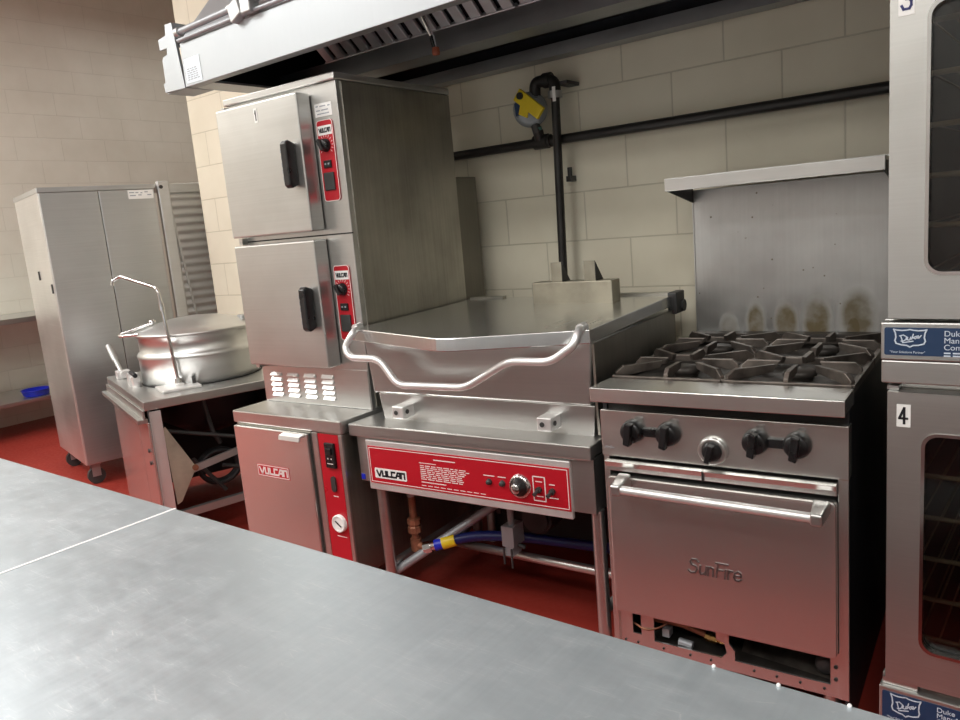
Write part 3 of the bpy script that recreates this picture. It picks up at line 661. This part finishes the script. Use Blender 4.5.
# ------------------------------------------------------------------ stacked convection ovens
def oven(piv, z0, zt, dz0, dz1, wz0, wz1, strip, label, number, sticker):
    o = Thing('convection_oven', label, 'oven', piv, -.0253, None)
    ox0, ox1, oy = 4.1125, 5.07, -1.06
    o.part('casing', MB().box(ox0, ox1, oy + .05, oy + .06, strip[1] if strip[1] > z0 else z0, strip[1] + .001), 'steel') if False else None
    # shell: sides, top, bottom, back and dark cavity liner
    o.part('side_panel', MB().box(ox0 + .004, ox0 + .016, oy + .045, -.15, z0, zt), 'black_panel', label='black painted side')
    o.part('side_panel', MB().box(ox1 - .016, ox1 - .004, oy + .045, -.15, z0, zt), 'black_panel', label='black painted side')
    o.part('top_panel', MB().box(ox0 + .004, ox1 - .004, oy + .045, -.15, zt - .012, zt), 'steel')
    o.part('bottom_panel', MB().box(ox0 + .004, ox1 - .004, oy + .045, -.15, z0, z0 + .012), 'steel')
    o.part('back_panel', MB().box(ox0 + .004, ox1 - .004, -.16, -.15, z0, zt), 'black_panel')
    cav = MB().box(ox0 + .04, ox0 + .05, oy + .05, -.2, dz0 + .02, dz1 - .02).box(ox1 - .05, ox1 - .04, oy + .05, -.2, dz0 + .02, dz1 - .02)
    cav.box(ox0 + .04, ox1 - .04, oy + .05, -.2, dz0 + .01, dz0 + .02).box(ox0 + .04, ox1 - .04, oy + .05, -.2, dz1 - .02, dz1 - .01).box(ox0 + .04, ox1 - .04, -.21, -.2, dz0 + .01, dz1 - .01)
    o.part('cavity_liner', cav, 'motor')
    fs = MB().box(ox0, ox1, oy + .03, oy + .05, strip[0], dz0 - .006)
    o.part('front_band', fs, 'steel', bevel=.003) if strip[0] < dz0 - .02 else None
    for k in range(6):
        z = wz0 - .005 + k * (wz1 - wz0) / 5.2
        rk = MB()
        for y in (oy + .08, -.26): rk.cyl((ox0 + .055, y, z), (ox1 - .055, y, z), .006, n=8)
        for j in range(22):
            x = ox0 + .07 + j * (ox1 - ox0 - .14) / 21; rk.cyl((x, oy + .08, z + .004), (x, -.26, z + .004), .0022, n=6)
        o.part('oven_rack', rk, 'rack_wire')
    mid = (ox0 + ox1) / 2
    for side in (0, 1):
        x0, x1 = (4.1255, mid - .002) if side == 0 else (mid + .002, ox1 - .012)
        w0, w1 = (4.192, x1 - .075) if side == 0 else (x0 + .075, x1 - .067)
        inner = rrect(w0, w1, wz0, wz1, .032, 6); cx, cz = (x0 + x1) / 2, (dz0 + dz1) / 2
        outer = []
        for (px, pz) in inner:
            dx, dz_ = px - cx, pz - cz
            t = min((x1 - cx) / abs(dx) if abs(dx) > 1e-6 else 9e9, (dz1 - cz) / abs(dz_) if abs(dz_) > 1e-6 else 9e9)
            outer.append((cx + dx * t, cz + dz_ * t))
        # true corners for the outer loop
        for (qx, qz) in ((x0, dz0), (x0, dz1), (x1, dz0), (x1, dz1)):
            i = min(range(len(outer)), key=lambda i: (outer[i][0] - qx) ** 2 + (outer[i][1] - qz) ** 2); outer[i] = (qx, qz)
        d = o.part('door', MB().ring(outer, inner, oy - .004, oy + .04), 'door_steel', label=None)
        i2 = rrect(w0 + .007, w1 - .007, wz0 + .007, wz1 - .007, .027, 6)
        o.part('window_frame', MB().ring(inner, i2, oy - .007, oy + .01), 'chrome', d)
        o.part('window_pane', MB().prism(i2, oy + .012, oy + .017), 'glass', d)
        if side == 0:
            nx, nzc = number
            if sticker:
                o.part('number_label', MB().box(nx - .0135, nx + .0135, oy - .0052, oy - .004, nzc - .025, nzc + .025), 'white', d)
                o.part('number', MB().strokes([[(.62, 0), (.62, 1), (0, .32), (1, .32)]], (nx - .008, oy - .0054, nzc - .0165), (.015, 0, 0), (0, 0, .034), (0, -1, 0), .005, .0005), 'ink', d)
            else:
                o.part('number_label', MB().box(nx - .0145, nx + .0145, oy - .0052, oy - .004, nzc - .012, nzc + .044), 'white', d)
                c3 = [(-.5, .8), (-.3, 1), (.3, 1), (.5, .8), (.5, .65), (.3, .53), (.0, .52)]
                o.part('number', MB().strokes([c3, [(.0, .52), (.3, .5), (.5, .36), (.5, .16), (.3, 0), (-.3, 0), (-.5, .2)]], (nx, oy - .0054, nzc), (.017, 0, 0), (0, 0, .036), (0, -1, 0), .0048, .0005), 'navy', d)
        hx = mid - .03 if side == 0 else mid + .03
        o.part('handle', MB().tube([(hx, oy - .004, dz0 + .2), (hx, oy - .05, dz0 + .2), (hx, oy - .05, dz1 - .2), (hx, oy - .004, dz1 - .2)], .011, 10, .02), 'chrome', d)
    # maker's strip below the door
    s0, s1 = strip
    st = o.part('trim_strip', MB().box(ox0, ox1, oy - .006, oy + .045, s0, s1), 'door_steel', bevel=.003)
    y = oy - .006
    bp = o.part('blue_label', MB().prism(rrect(4.1195, 4.60, s0 + .0115, s1 - .0105, .004), y - .0012, y), 'blue_label', label='blue maker label with white shield logo')
    zt_ = s1 - .0145; zb_ = s0 + .03; zc = (zt_ + zb_) / 2; xc = 4.1685; hw = .031; hh = (zt_ - zb_) / 2
    shield = [(-1.0, 1.0), (-.82, .92), (-.5, .88), (-.2, .92), (0, 1.0), (.2, .92), (.5, .88), (.82, .92), (1.0, 1.0), (.9, .6), (.86, .1), (.92, -.3), (.84, -.62), (.5, -.78), (.2, -.82), (0, -1.0), (-.2, -.82), (-.5, -.78), (-.84, -.62), (-.92, -.3), (-.86, .1), (-.9, .6), (-1.0, 1.0)]
    o.part('shield_outline', MB().strokes([shield], (xc, y - .0012, zc), (hw, 0, 0), (0, 0, hh), (0, -1, 0), .0028, .0005), 'blue_line', bp)
    duke = [[(-.62, .25), (-.5, -.45)], [(-.7, .3), (-.45, .42), (-.22, .2), (-.28, -.2), (-.5, -.45), (-.6, -.4)], [(-.15, .1), (-.2, -.2), (-.05, -.25), (.03, 0)], [(.05, .15), (.02, -.15), (.1, -.1)],
            [(.22, .55), (.12, -.1)], [(.38, .25), (.2, .08), (.36, -.05)], [(.42, .12), (.6, .2), (.56, .35), (.45, .3), (.42, .05), (.6, .05), (.75, .4)], [(-.5, -.62), (.2, -.38)]]
    o.part('logo_lettering', MB().strokes(duke, (xc, y - .0012, zc), (hw * .9, 0, 0), (0, 0, hh * .85), (0, -1, 0), .0022, .0005), 'blue_line', bp)
    o.text('tagline', '"Your Solutions Partner"', .0068, (4.130, y - .0014, s0 + .0165), 'blue_line', bp, wscale=.98)
    for i, w in enumerate(('Duke', 'Manufacturing', 'Company')):
        o.text('maker_name', w, .0165, (4.2305, y - .0014, s1 - .0275 - i * .0145), 'blue_line', bp)
    sm = MB()
    for r in range(2):
        x = 4.231
        for w in (.012, .02, .018): sm.box(x, x + w, y - .0016, y - .0012, s0 + .0175 - r * .006, s0 + .0205 - r * .006); x += w + .004
    o.part('small_print', sm, 'blue_line', bp)
    return o
up = oven((4.1, -1.07), .992, 1.93, 1.134, 1.845, 1.225, 1.762, (1.044, 1.126), 'upper convection oven door numbered 3, standing on the other oven', (4.155, 1.7535), False)
up.part('lower_band', MB().box(4.1125, 5.07, -1.062, -1.02, .992, 1.0425), 'door_steel', bevel=.003)
lo = oven((4.1, -1.07), .13, .984, .286, .9735, .372, .888, (.172, .266), 'lower convection oven with number 4 label, beside the range at worktable end', (4.1575, .9215), True)
lo.part('lower_band', MB().box(4.1125, 5.07, -1.062, -1.02, .13, .170), 'door_steel', bevel=.003)
lo.part('hinge_block', MB().box(4.118, 4.19, -1.055, -1.0, .267, .283), 'steel')
lo.part('hinge_block', MB().box(4.122, 4.145, -1.05, -1.0, .975, .984), 'steel')
lo.part('side_skirt', MB().box(4.122, 4.134, -1.0, -.15, .01, .13), 'black_panel')  # black sheet added to darken the gap beside the range
lo.part('rear_skirt', MB().box(4.05, 4.122, -.16, -.15, .01, .95), 'black_panel')  # black sheet added across the gap, standing for the shade in it
for x in (4.17, 5.0):
    for y in (-.95, -.22): lo.part('leg', MB().cyl((x, y, 0), (x, y, .13), .02, .026), 'steel')

# ------------------------------------------------------------------ exhaust hood
X0, X1 = 1.593, 5.35
Hd = Thing('exhaust_hood', 'long stainless exhaust hood with dark filters hanging above the steamer', 'hood', (X0, -.5))
Hd.part('front_panel', MB().prism([(-1.027, 2.047), (-1.027, 2.212), (-1.012, 2.226), (-1.005, 2.22), (-1.015, 2.205), (-1.015, 2.06), (-.985, 2.06), (-.985, 2.047)], X0, X1, 'x'), 'hood_steel', bevel=.002)
Hd.part('end_panel', MB().prism([(-1.025, 2.047), (-1.025, 2.21), (-1.0, 2.24), (-.26, 3.09), (-.03, 3.09), (-.03, 2.047)], X0, X0 + .012, 'x'), 'hood_steel')
Hd.part('end_panel', MB().prism([(-1.025, 2.047), (-1.025, 2.21), (-1.0, 2.24), (-.26, 3.09), (-.03, 3.09), (-.03, 2.047)], X1 - .012, X1, 'x'), 'hood_steel')
Hd.part('roof_panel', MB().prism([(-1.008, 2.222), (-1.0, 2.25), (-.25, 3.09), (-.23, 3.085), (-.985, 2.235)], X0, X1, 'x'), 'hood_steel')
Hd.part('bottom_lip', MB().box(X0 + .012, X0 + .13, -.985, -.05, 2.047, 2.056), 'gutter')
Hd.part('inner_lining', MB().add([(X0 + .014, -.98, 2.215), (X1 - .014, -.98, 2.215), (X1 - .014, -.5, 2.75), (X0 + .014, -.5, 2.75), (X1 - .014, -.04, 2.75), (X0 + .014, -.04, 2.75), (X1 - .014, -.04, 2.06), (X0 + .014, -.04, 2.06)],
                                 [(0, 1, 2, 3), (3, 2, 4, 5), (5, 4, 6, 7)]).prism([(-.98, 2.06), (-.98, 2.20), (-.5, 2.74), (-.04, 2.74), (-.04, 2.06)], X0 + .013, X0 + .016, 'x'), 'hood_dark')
# baffle filters, leaning forward at the top
fw = .49
FB, FT = Vector((0, -.545, 2.128)), Vector((0, -.80, 2.36))
k = 0; x = 1.905
while x + fw < X1 - .02:
    f = MB(); up_ = FT - FB; nrm = Vector((0, -up_.z, up_.y)).normalized() * -1
    if nrm.z > 0: nrm = -nrm
    c = Vector((x + fw / 2, 0, 0)) + (FB + FT) / 2
    ff = Hd.part('baffle_filter', MB().obox(c - nrm * .02, Vector((fw / 2 - .003, 0, 0)), up_ / 2, nrm * .006), 'hood_dark')
    nb = 7
    for j in range(nb):
        bx_ = x + fw * (j + .5) / nb
        f.obox(Vector((bx_, 0, 0)) + (FB + FT) / 2, Vector((fw / nb * .33, 0, 0)), up_ * .47, nrm * .008)
    f.obox(Vector((x + fw / 2, 0, 0)) + FB + up_ * .02, Vector((fw / 2 - .003, 0, 0)), up_ * .02, nrm * .012)
    Hd.part('baffle', f, 'filter', ff, bevel=.004)
    x += fw + .006
Hd.part('grease_gutter', MB().prism([(-.56, 2.05), (-.56, 2.10), (-.54, 2.10), (-.54, 2.062), (-.45, 2.062), (-.45, 2.10), (-.44, 2.10), (-.44, 2.05)], X0 + .016, X1 - .014, 'x').box(X0 + .016, X1 - .014, -.56, -.50, 2.098, 2.128), 'gutter')
Hd.part('rear_rim', MB().box(X0 + .014, X1 - .014, -.11, -.03, 2.044, 2.092), 'gutter')
Hd.part('rear_plenum', MB().box(X0 + .016, X1 - .016, -.43, -.04, 2.15, 2.155), 'hood_dark')
nz = Hd.part('suppression_nozzle', MB().cyl((2.550, -.60, 2.055), (2.540, -.60, 2.10), .011, n=14).cyl((2.539, -.60, 2.10), (2.50, -.66, 2.28), .008), 'chrome', label='fire suppression nozzle')
Hd.part('nozzle_cap', MB().lathe([(0, 0), (.013, .002), (.015, .012), (.013, .028)], (2.552, -.60, 2.030), 16), 'orange', nz)
lb = Hd.part('hood_sticker', MB().add([(1.607, -1.0282, 2.150), (1.712, -1.0282, 2.153), (1.716, -1.0282, 2.056), (1.609, -1.0282, 2.058)], [(0, 1, 2, 3)]), 'hood_label', label='pale printed sticker')
pr_ = MB()
random.seed(11)
for r in range(6):
    x = 1.620
    while x < 1.69:
        w = random.uniform(.008, .022); pr_.box(x, x + w, -1.0288, -1.0284, 2.068 + r * .008, 2.072 + r * .008); x += w + .005
Hd.part('sticker_print', pr_, 'grey_print', lb)
# notched end plate and the pipes on the hood's front
Hd.part('end_bracket', MB().prism([(1.512, 2.302), (1.560, 2.300), (1.593, 2.045), (1.448, 2.050), (1.443, 2.085), (1.458, 2.088), (1.459, 2.175), (1.470, 2.186), (1.498, 2.190), (1.503, 2.214), (1.452, 2.214), (1.450, 2.256), (1.506, 2.262)], -1.030, -1.018), 'hood_steel', bevel=.001, label='notched end plate')
Hd.part('bracket_flange', MB().box(1.445, 1.592, -1.018, -.90, 2.046, 2.056).box(1.55, 1.562, -1.018, -.90, 2.21, 2.30), 'hood_steel')
P2 = Thing('hood_pipe', 'pair of grey metal pipes with clamp fitting along the top of the hood front', 'pipe', (X0, -1.01))
P2.part('pipe', MB().tube([(1.60, -1.035, 2.252), (1.95, -1.035, 2.258), (2.08, -1.035, 2.270), (2.36, -1.035, 2.265), (3.6, -1.035, 2.27)], .0125, 12), 'pipe_grey')
P2.part('pipe', MB().tube([(1.60, -1.035, 2.222), (2.06, -1.035, 2.226), (2.34, -1.035, 2.225), (3.6, -1.035, 2.23)], .008, 12), 'pipe_grey')
P2.part('clamp', MB().obox((2.00, -1.038, 2.243), (.030, 0, .012), (0, .018, 0), (-.008, 0, .030)).box(2.045, 2.10, -1.06, -1.012, 2.218, 2.292), 'galv', bevel=.005)
P2.part('collar', MB().cyl((2.105, -1.035, 2.269), (2.15, -1.035, 2.269), .020).cyl((1.955, -1.035, 2.258), (1.975, -1.035, 2.26), .018).cyl((1.598, -1.035, 2.252), (1.622, -1.035, 2.252), .018), 'galv')

# ------------------------------------------------------------------ gas pipes on the wall
single('horizontal_pipe', MB().cyl((1.2, -.06, 1.727), (4.9, -.06, 1.722), .0195), 'black_pipe', 'black pipe running level along the block wall behind the range', 'pipe', (2.7, -.06, 1.72))
VP = Thing('vertical_pipe', 'black vertical gas pipe dropping down the wall behind the skillet', 'pipe', (2.73, -.09))
VP.part('pipe', MB().cyl((2.712, -.10, .60), (2.742, -.10, 1.915), .0175), 'black_pipe')
VP.part('elbow', MB().tube([(2.742, -.10, 1.885), (2.743, -.10, 1.958), (2.648, -.10, 1.962), (2.645, -.10, 1.905)], .024, 14, .045), 'black_pipe')
VP.part('collar', MB().cyl((2.728, -.10, 1.959), (2.694, -.10, 1.960), .030), 'black_pipe')
VP.part('collar', MB().cyl((2.741, -.10, 1.885), (2.742, -.10, 1.912), .029), 'galv')
VP.part('wall_strut', MB().box(2.752, 2.80, -.10, -.002, 1.932, 1.946), 'motor')
VP.part('hanging_tag', MB().box(2.748, 2.762, -.132, -.128, 1.868, 1.925), 'white_metal')
RG = Thing('gas_regulator', 'round grey gas valve with yellow handle plate hanging beside the vertical pipe', 'gas valve', (2.62, -.10))
RG.part('housing', MB().lathe([(0, .030), (.048, .030), (.066, .020), (.072, 0), (.072, -.012), (.058, -.03), (0, -.034)], (2.620, -.105, 1.858), 32, (.5, -1, -.1)), 'grey_disc')
RG.part('yellow_plate', MB().obox((2.652, -.160, 1.872), (.055, 0, -.046), (0, .008, 0), (.017, 0, .020)).obox((2.628, -.162, 1.854), (.020, 0, -.010), (0, .004, 0), (.008, 0, .026)), 'yellow', bevel=.002, label='yellow handle plate')
RG.part('plate_screw', MB().cyl((2.618, -.166, 1.908), (2.618, -.178, 1.908), .014, n=16), 'ink')
RG.part('blue_tag', MB().obox((2.594, -.150, 1.862), (.017, 0, .002), (0, .004, 0), (-.002, 0, .026)), 'blue_label', label='blue segment')
RG.part('inlet', MB().cyl((2.645, -.10, 1.905), (2.640, -.10, 1.88), .026), 'motor')
RG.part('outlet', MB().cyl((2.634, -.10, 1.80), (2.638, -.09, 1.765), .019), 'motor')
RG.part('thread_tape', MB().cyl((2.636, -.092, 1.784), (2.637, -.088, 1.772), .021), 'teal')
RG.part('tee', MB().cyl((2.637, -.085, 1.772), (2.638, -.075, 1.735), .022).cyl((2.605, -.062, 1.727), (2.672, -.062, 1.727), .030).cyl((2.672, -.062, 1.727), (2.686, -.062, 1.727), .026), 'black_pipe')
single('pipe_clip', MB().box(2.735, 2.758, -.045, 0, 1.552, 1.575).cyl((2.746, -.03, 1.575), (2.746, -.03, 1.61), .010), 'motor', 'small dark clip on the wall beside the vertical pipe', 'clip', (2.746, 0, 1.56))

# ------------------------------------------------------------------ steam kettle on its stand
A = (1.0865, -1.1553); ky = 1.2568
U = Vector((math.cos(ky), math.sin(ky), 0)); V = Vector((-math.sin(ky), math.cos(ky), 0)); A3 = Vector((A[0], A[1], 0))
KT = Thing('steam_kettle', 'round steam kettle with lid and swing faucet on an open sided stand', 'kettle', A, ky)
KT.off = (0, 0, 0)      # local frame: x along U, y along V
Ku, Kd = .80, 1.03
KT.part('stand_top', MB().box(0, Ku, 0, Kd, .697, .74), 'steel', bevel=.004)
KT.part('drip_ledge', MB().box(-.035, .01, .0, Kd + .02, .640, .660).box(-.010, .0, .0, Kd, .655, .70), 'steel', bevel=.002)
KT.part('front_panel', MB().box(.004, .016, .255, .96, .06, .640), 'range_steel', bevel=.002, label='left stainless front panel')
KT.part('front_panel', MB().box(.004, .016, .0, .240, .06, .640), 'range_steel', bevel=.002, label='narrow stainless front panel beside the white leg')
KT.part('dark_strip', MB().box(.012, .02, .235, .26, .06, .64), 'dark')
KT.part('screw', MB().cyl((.002, .05, .50), (-.003, .05, .50), .010, n=12).cyl((.002, .05, .44), (-.003, .05, .44), .010, n=12), 'motor')
KT.part('leg', MB().box(.022, .068, -.006, .004, .05, .69).box(.018, .026, -.006, .04, .05, .69), 'white_metal', label='bright angle leg at the front corner')
KT.part('leg', MB().box(Ku - .05, Ku - .005, .0, .04, 0, .697), 'galv')
KT.part('leg', MB().box(Ku - .05, Ku - .005, Kd - .04, Kd, 0, .697), 'galv')
KT.part('leg', MB().box(.02, .06, Kd - .06, Kd - .02, 0, .697), 'galv')
KT.part('foot', MB().box(.022, .068, -.004, .04, 0, .06), 'galv')
gu = KT.part('gusset', MB().prism([(.066, .600), (.078, .606), (.180, .400), (.180, .372), (.100, .235), (.078, .225)], -.002, .006), 'beige_plate', label='stained beige gusset plate')
KT.part('pivot', MB().cyl((.182, -.014, .385), (.182, .01, .385), .014, n=14), 'copper', gu)
KT.part('diagonal_brace', MB().bar((.175, .02, .372), (.62, .02, .455), .012, .034), 'galv')
KT.part('bottom_rail', MB().bar((.05, .02, .165), (Ku, .02, .19), .03, .036), 'galv')
KT.part('pipe', MB().tube([(.085, .12, .565), (.62, .12, .40)], .010, 10), 'motor')
KT.part('pipe', MB().tube([(.30, .18, .69), (.33, .18, .50), (.36, .18, .43)], .012, 10).tube([(.20, .10, .40), (.34, .12, .20)], .010, 10).tube([(.34, .12, .33), (.55, .12, .26)], .010, 10), 'motor')
co = MB()
for k in range(3):
    co.tube([(.36 + .10 * math.cos(t), .25 + k * .02, .29 + .085 * math.sin(t)) for t in [2 * PI * i / 24 for i in range(25)]], .013, 10)
KT.part('coiled_hose', co, 'rubber')
KT.part('dark_drum', MB().lathe([(0, .42), (.12, .44), (.25, .52), (.29, .69)], (.42, .55, 0), 32), 'black_panel')
KT.part('back_sheet', MB().box(Ku - .02, Ku - .01, .04, Kd - .04, .05, .69).box(.06, Ku - .02, Kd - .03, Kd - .02, .05, .69), 'dark')
# the kettle itself
kcx, kcy = .40, .485
c = (kcx, kcy, 0)
R0 = .303
KT.part('kettle_body', MB().lathe([(R0 - .02, .741), (R0, .746), (R0, .868), (R0 + .005, .878), (R0 + .006, .890), (R0 - .002, .902), (R0 - .010, .910), (R0 - .010, .985), (R0 + .002, .990), (R0 + .002, .996), (R0 - .02, .998)], c, 64), 'kettle')
KT.part('base_ring', MB().lathe([(R0 + .004, .7405), (R0 + .004, .7435), (R0 - .02, .7435)], c, 64), 'dark')
ldk = KT.part('lid', MB().lathe([(R0 + .010, .996), (R0 + .014, 1.001), (R0 + .008, 1.006), (.24, 1.030), (.13, 1.056), (.03, 1.066), (0, 1.066)], c, 64), 'kettle')
hl = MB().tube([(kcx - .21, kcy + .02, 1.052), (kcx - .28, kcy + .04, 1.034), (kcx - .375, kcy + .07, 1.008), (kcx - .365, kcy + .03, 1.004), (kcx - .30, kcy - .06, 1.010)], .0075, 10, .03)
KT.part('lid_handle', hl, 'chrome', ldk)
KT.part('lid_knob', MB().lathe([(.008, 0), (.008, .014), (.018, .018), (.018, .030), (.010, .036), (0, .036)], (kcx - .205, kcy + .045, 1.032), 20), 'chrome', ldk)
KT.part('lid_hinge', MB().box(kcx + .20, kcx + .30, kcy - .16, kcy - .08, 1.0, 1.045), 'galv', ldk, bevel=.004)
# faucet with a swing spout
fx, fy = .215, .225
fc = KT.part('faucet', MB().tube([(fx, fy, .765), (fx - .025, fy + .003, 1.180)], .0085, 14), 'chrome', label='chrome swing faucet')
KT.part('spout', MB().tube([(fx - .024, fy + .003, 1.160), (fx - .029, fy + .004, 1.240), (.072, .50, 1.308), (.036, .52, 1.285), (.034, .52, 1.262)], .0085, 12, .045), 'chrome', fc)
KT.part('collar', MB().cyl((fx - .023, fy + .003, 1.130), (fx - .025, fy + .003, 1.165), .0135), 'chrome', fc)
KT.part('faucet_foot', MB().cyl((fx, fy, .745), (fx, fy + .008, .785), .018), 'chrome', fc)
KT.part('faucet_base', MB().box(fx - .10, fx + .085, fy - .10, fy + .08, .740, .754).box(fx - .02, fx + .02, fy - .03, fy + .03, .752, .765), 'white_metal', fc, bevel=.004)
KT.part('base_clip', MB().box(fx + .06, fx + .075, fy - .03, fy + .02, .754, .785), 'motor', fc)
lev = KT.part('tilt_lever', MB().tube([(.06, .86, .765), (.055, .90, .80), (.045, 1.06, .895)], .013, 12), 'galv', label='grey tilt lever')
KT.part('lever_grip', MB().tube([(.052, .96, .83), (.045, 1.08, .905)], .018, 12), 'galv', lev)
KT.part('lever_mount', MB().box(.03, .10, .84, .90, .74, .785).cyl((.065, .82, .765), (.065, .93, .765), .02), 'white_metal', lev, bevel=.004)
dv = KT.part('draw_valve', MB().cyl((.065, .60, .775), (.065, .47, .775), .018).box(.04, .09, .55, .60, .74, .80).cyl((.065, .49, .74), (.065, .49, .79), .022), 'white_metal')
KT.part('valve_handle', MB().tube([(.062, .60, .80), (.058, .53, .808), (.06, .46, .80)], .011, 10), 'ink', dv)

single('water_hose', MB().tube([(1.37, -.42, 1.335), (1.335, -.44, 1.315), (1.318, -.44, 1.26), (1.322, -.44, 1.10), (1.325, -.44, 1.065)], .0085, 10, .03), 'rubber', 'thin dark hose arching down behind the kettle lid beside the steamer', 'hose', (1.32, -.44, 1.06))

# ------------------------------------------------------------------ cabinet on casters
CAx, CAy, cya = -.3744, -.823, 1.3546
CB = Thing('storage_cabinet', 'tall two-door stainless cabinet on casters left of the kettle', 'cabinet', (CAx, CAy), cya)
CB.off = (0, 0, 0)
cw, cd, cz0, cz1 = .665, .76, .1402, 1.8409
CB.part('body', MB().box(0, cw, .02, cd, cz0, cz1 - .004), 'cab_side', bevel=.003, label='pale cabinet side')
CB.part('top', MB().box(-.004, cw + .004, -.004, cd + .004, cz1 - .03, cz1), 'cab', bevel=.003)
for a, b in ((.003, .325), (.330, cw - .003)):
    d = CB.part('door', MB().box(a, b, -.004, .02, cz0 + .004, cz1 - .032), 'cab', bevel=.004)
sk = CB.part('paper_label', MB().box(.50, .652, -.0055, -.004, 1.752, 1.806), 'white', label='white printed label')
lp_ = MB()
for (x, z, w) in ((.507, 1.788, .03), (.545, 1.787, .018), (.575, 1.785, .012), (.510, 1.770, .035), (.56, 1.772, .02), (.60, 1.790, .02), (.615, 1.772, .025)): lp_.box(x, x + w, -.0062, -.0055, z, z + .006)
CB.part('label_print', lp_, 'grey_print', sk)
for z in (1.22, 1.30): CB.part('hinge', MB().box(-.008, .006, .035 + (z - 1.22) * 4, .05 + (z - 1.22) * 4, z, z + .055), 'motor')
for x in (.06, cw - .06):
    for y in (.08, cd - .08):
        w = CB.part('caster', MB().box(x - .03, x + .03, y - .03, y + .03, .125, .142).bar((x, y - .022, .05), (x, y - .022, .13), .05, .004, (0, 1, 0)).bar((x, y + .022, .05), (x, y + .022, .13), .05, .004, (0, 1, 0)), 'galv')
        CB.part('wheel', MB().cyl((x, y - .016, .052), (x, y + .016, .052), .052, n=24), 'motor', w)

# ------------------------------------------------------------------ sheet pan rack beyond the cabinet
RK = Thing('pan_rack', 'tall aluminium pan rack with ribbed side between the cabinet and wall end', 'rack', (-.275, -.135), 1.3546)
RK.off = (0, 0, 0)
pz = 1.842
RK.part('post', MB().box(.0, .075, -.03, .01, .10, pz + .018), 'alu', bevel=.006)
RK.part('post', MB().box(.62, .65, -.02, .01, .10, pz), 'alu', bevel=.006)
RK.part('post', MB().box(.0, .04, .55, .58, .10, pz), 'alu', bevel=.006)
RK.part('post', MB().box(.62, .65, .55, .58, .10, pz), 'alu', bevel=.006)
rib = MB(); nr = 30; z0 = .16; pts = []
for i in range(nr * 6 + 1):
    z = z0 + (pz - .06 - z0) * i / (nr * 6); pts.append((.005 * math.cos(2 * PI * i / 6), z))
vs = []
for (d, z) in pts: vs += [(.04, d - .004, z), (.62, d - .004, z)]
rib.add(vs, [(2 * i, 2 * i + 1, 2 * i + 3, 2 * i + 2) for i in range(len(pts) - 1)], True)
RK.part('ribbed_side', rib, 'alu')
RK.part('top_rail', MB().box(.0, .65, -.012, .012, pz - .06, pz), 'alu', bevel=.004)
RK.part('top_panel', MB().box(.0, .65, .0, .58, pz - .012, pz), 'alu')
RK.part('bolt', MB().cyl((.02, -.031, pz - .02), (.02, -.038, pz - .02), .012, n=12).cyl((.05, -.012, pz - .03), (.05, -.02, pz - .03), .010, n=12), 'motor')
RK.part('bracing', MB().bar((.06, -.012, pz - .04), (.14, -.012, .9), .014, .004, (0, -1, 0)), 'alu')
for x in (.03, .62):
    for y in (.0, .55): RK.part('caster', MB().cyl((x, y - .014, .05), (x, y + .014, .05), .05, n=20).box(x - .02, x + .02, y - .02, y + .02, .05, .11), 'motor')

# ------------------------------------------------------------------ worktable along the far left wall, blue bowl
WT = Thing('wall_worktable', 'stainless worktable with undershelf along the far left wall', 'worktable', (-2.65, -.9))
WT.part('tabletop', MB().box(-3.04, -2.30, -3.2, .45, .945, .988), 'steel', bevel=.003)
WT.part('undershelf', MB().box(-3.02, -2.33, -3.15, .40, .285, .315), 'steel', bevel=.003)
for y in (-3.1, .35):
    for x in (-2.97, -2.38): WT.part('leg', MB().cyl((x, y, 0), (x, y, .945), .02), 'galv')
single('blue_bowl', MB().lathe([(0, 0), (.085, 0), (.095, .006), (.108, .050), (.115, .053), (.108, .056), (.090, .012), (0, .008)], (-2.45, -.235, .316), 40), 'blue', 'bright blue plastic bowl on the undershelf of the left wall table', 'bowl', (-2.45, -.235, .315))

# ------------------------------------------------------------------ light
def area(name, loc, sx, sy_, power, col=(1, .99, .955)):
    l = bpy.data.lights.new(name, 'AREA'); l.shape = 'RECTANGLE'; l.size = sx; l.size_y = sy_; l.energy = power; l.color = col
    o = bpy.data.objects.new(name, l); COL.objects.link(o); o.location = loc
    return o
for i, (x, y, pw) in enumerate(((-2.05, -1.2, 14), (.20, -2.75, 85), (2.6, -3.4, 40), (4.9, -3.4, 34), (2.6, -5.0, 48), (5.2, -5.0, 40), (-.2, -4.6, 40), (-2.3, -3.4, 95), (-1.5, 1.6, 14))):
    area('ceiling_lamp', (x, y, 3.66), 1.2, .6, pw)
w = bpy.data.worlds.new('room_world'); scene.world = w; w.use_nodes = True
w.node_tree.nodes['Background'].inputs[0].default_value = (.9, .95, 1, 1); w.node_tree.nodes['Background'].inputs[1].default_value = .03

# ------------------------------------------------------------------ camera
yaw, pit, rol = -.67162, -.17432, -.08703
fwd = Vector((math.sin(yaw) * math.cos(pit), math.cos(yaw) * math.cos(pit), math.sin(pit)))
rt = Vector((math.cos(yaw), -math.sin(yaw), 0)); upv = rt.cross(fwd)
r2 = rt * math.cos(rol) + upv * math.sin(rol); u2 = -rt * math.sin(rol) + upv * math.cos(rol)
cam = bpy.data.cameras.new('camera'); co_ = bpy.data.objects.new('camera', cam); COL.objects.link(co_)
mt = Matrix((r2, u2, -fwd)).transposed().to_4x4(); mt.translation = (4.44425, -2.87969, 1.40640)
co_.matrix_world = mt
cam.sensor_fit = 'HORIZONTAL'; cam.sensor_width = 36; cam.lens = 764.84 / 960 * 36; cam.clip_start = .02
scene.camera = co_
scene.view_settings.view_transform = 'Standard'
scene.view_settings.look = 'None'
scene.view_settings.exposure = 0.05
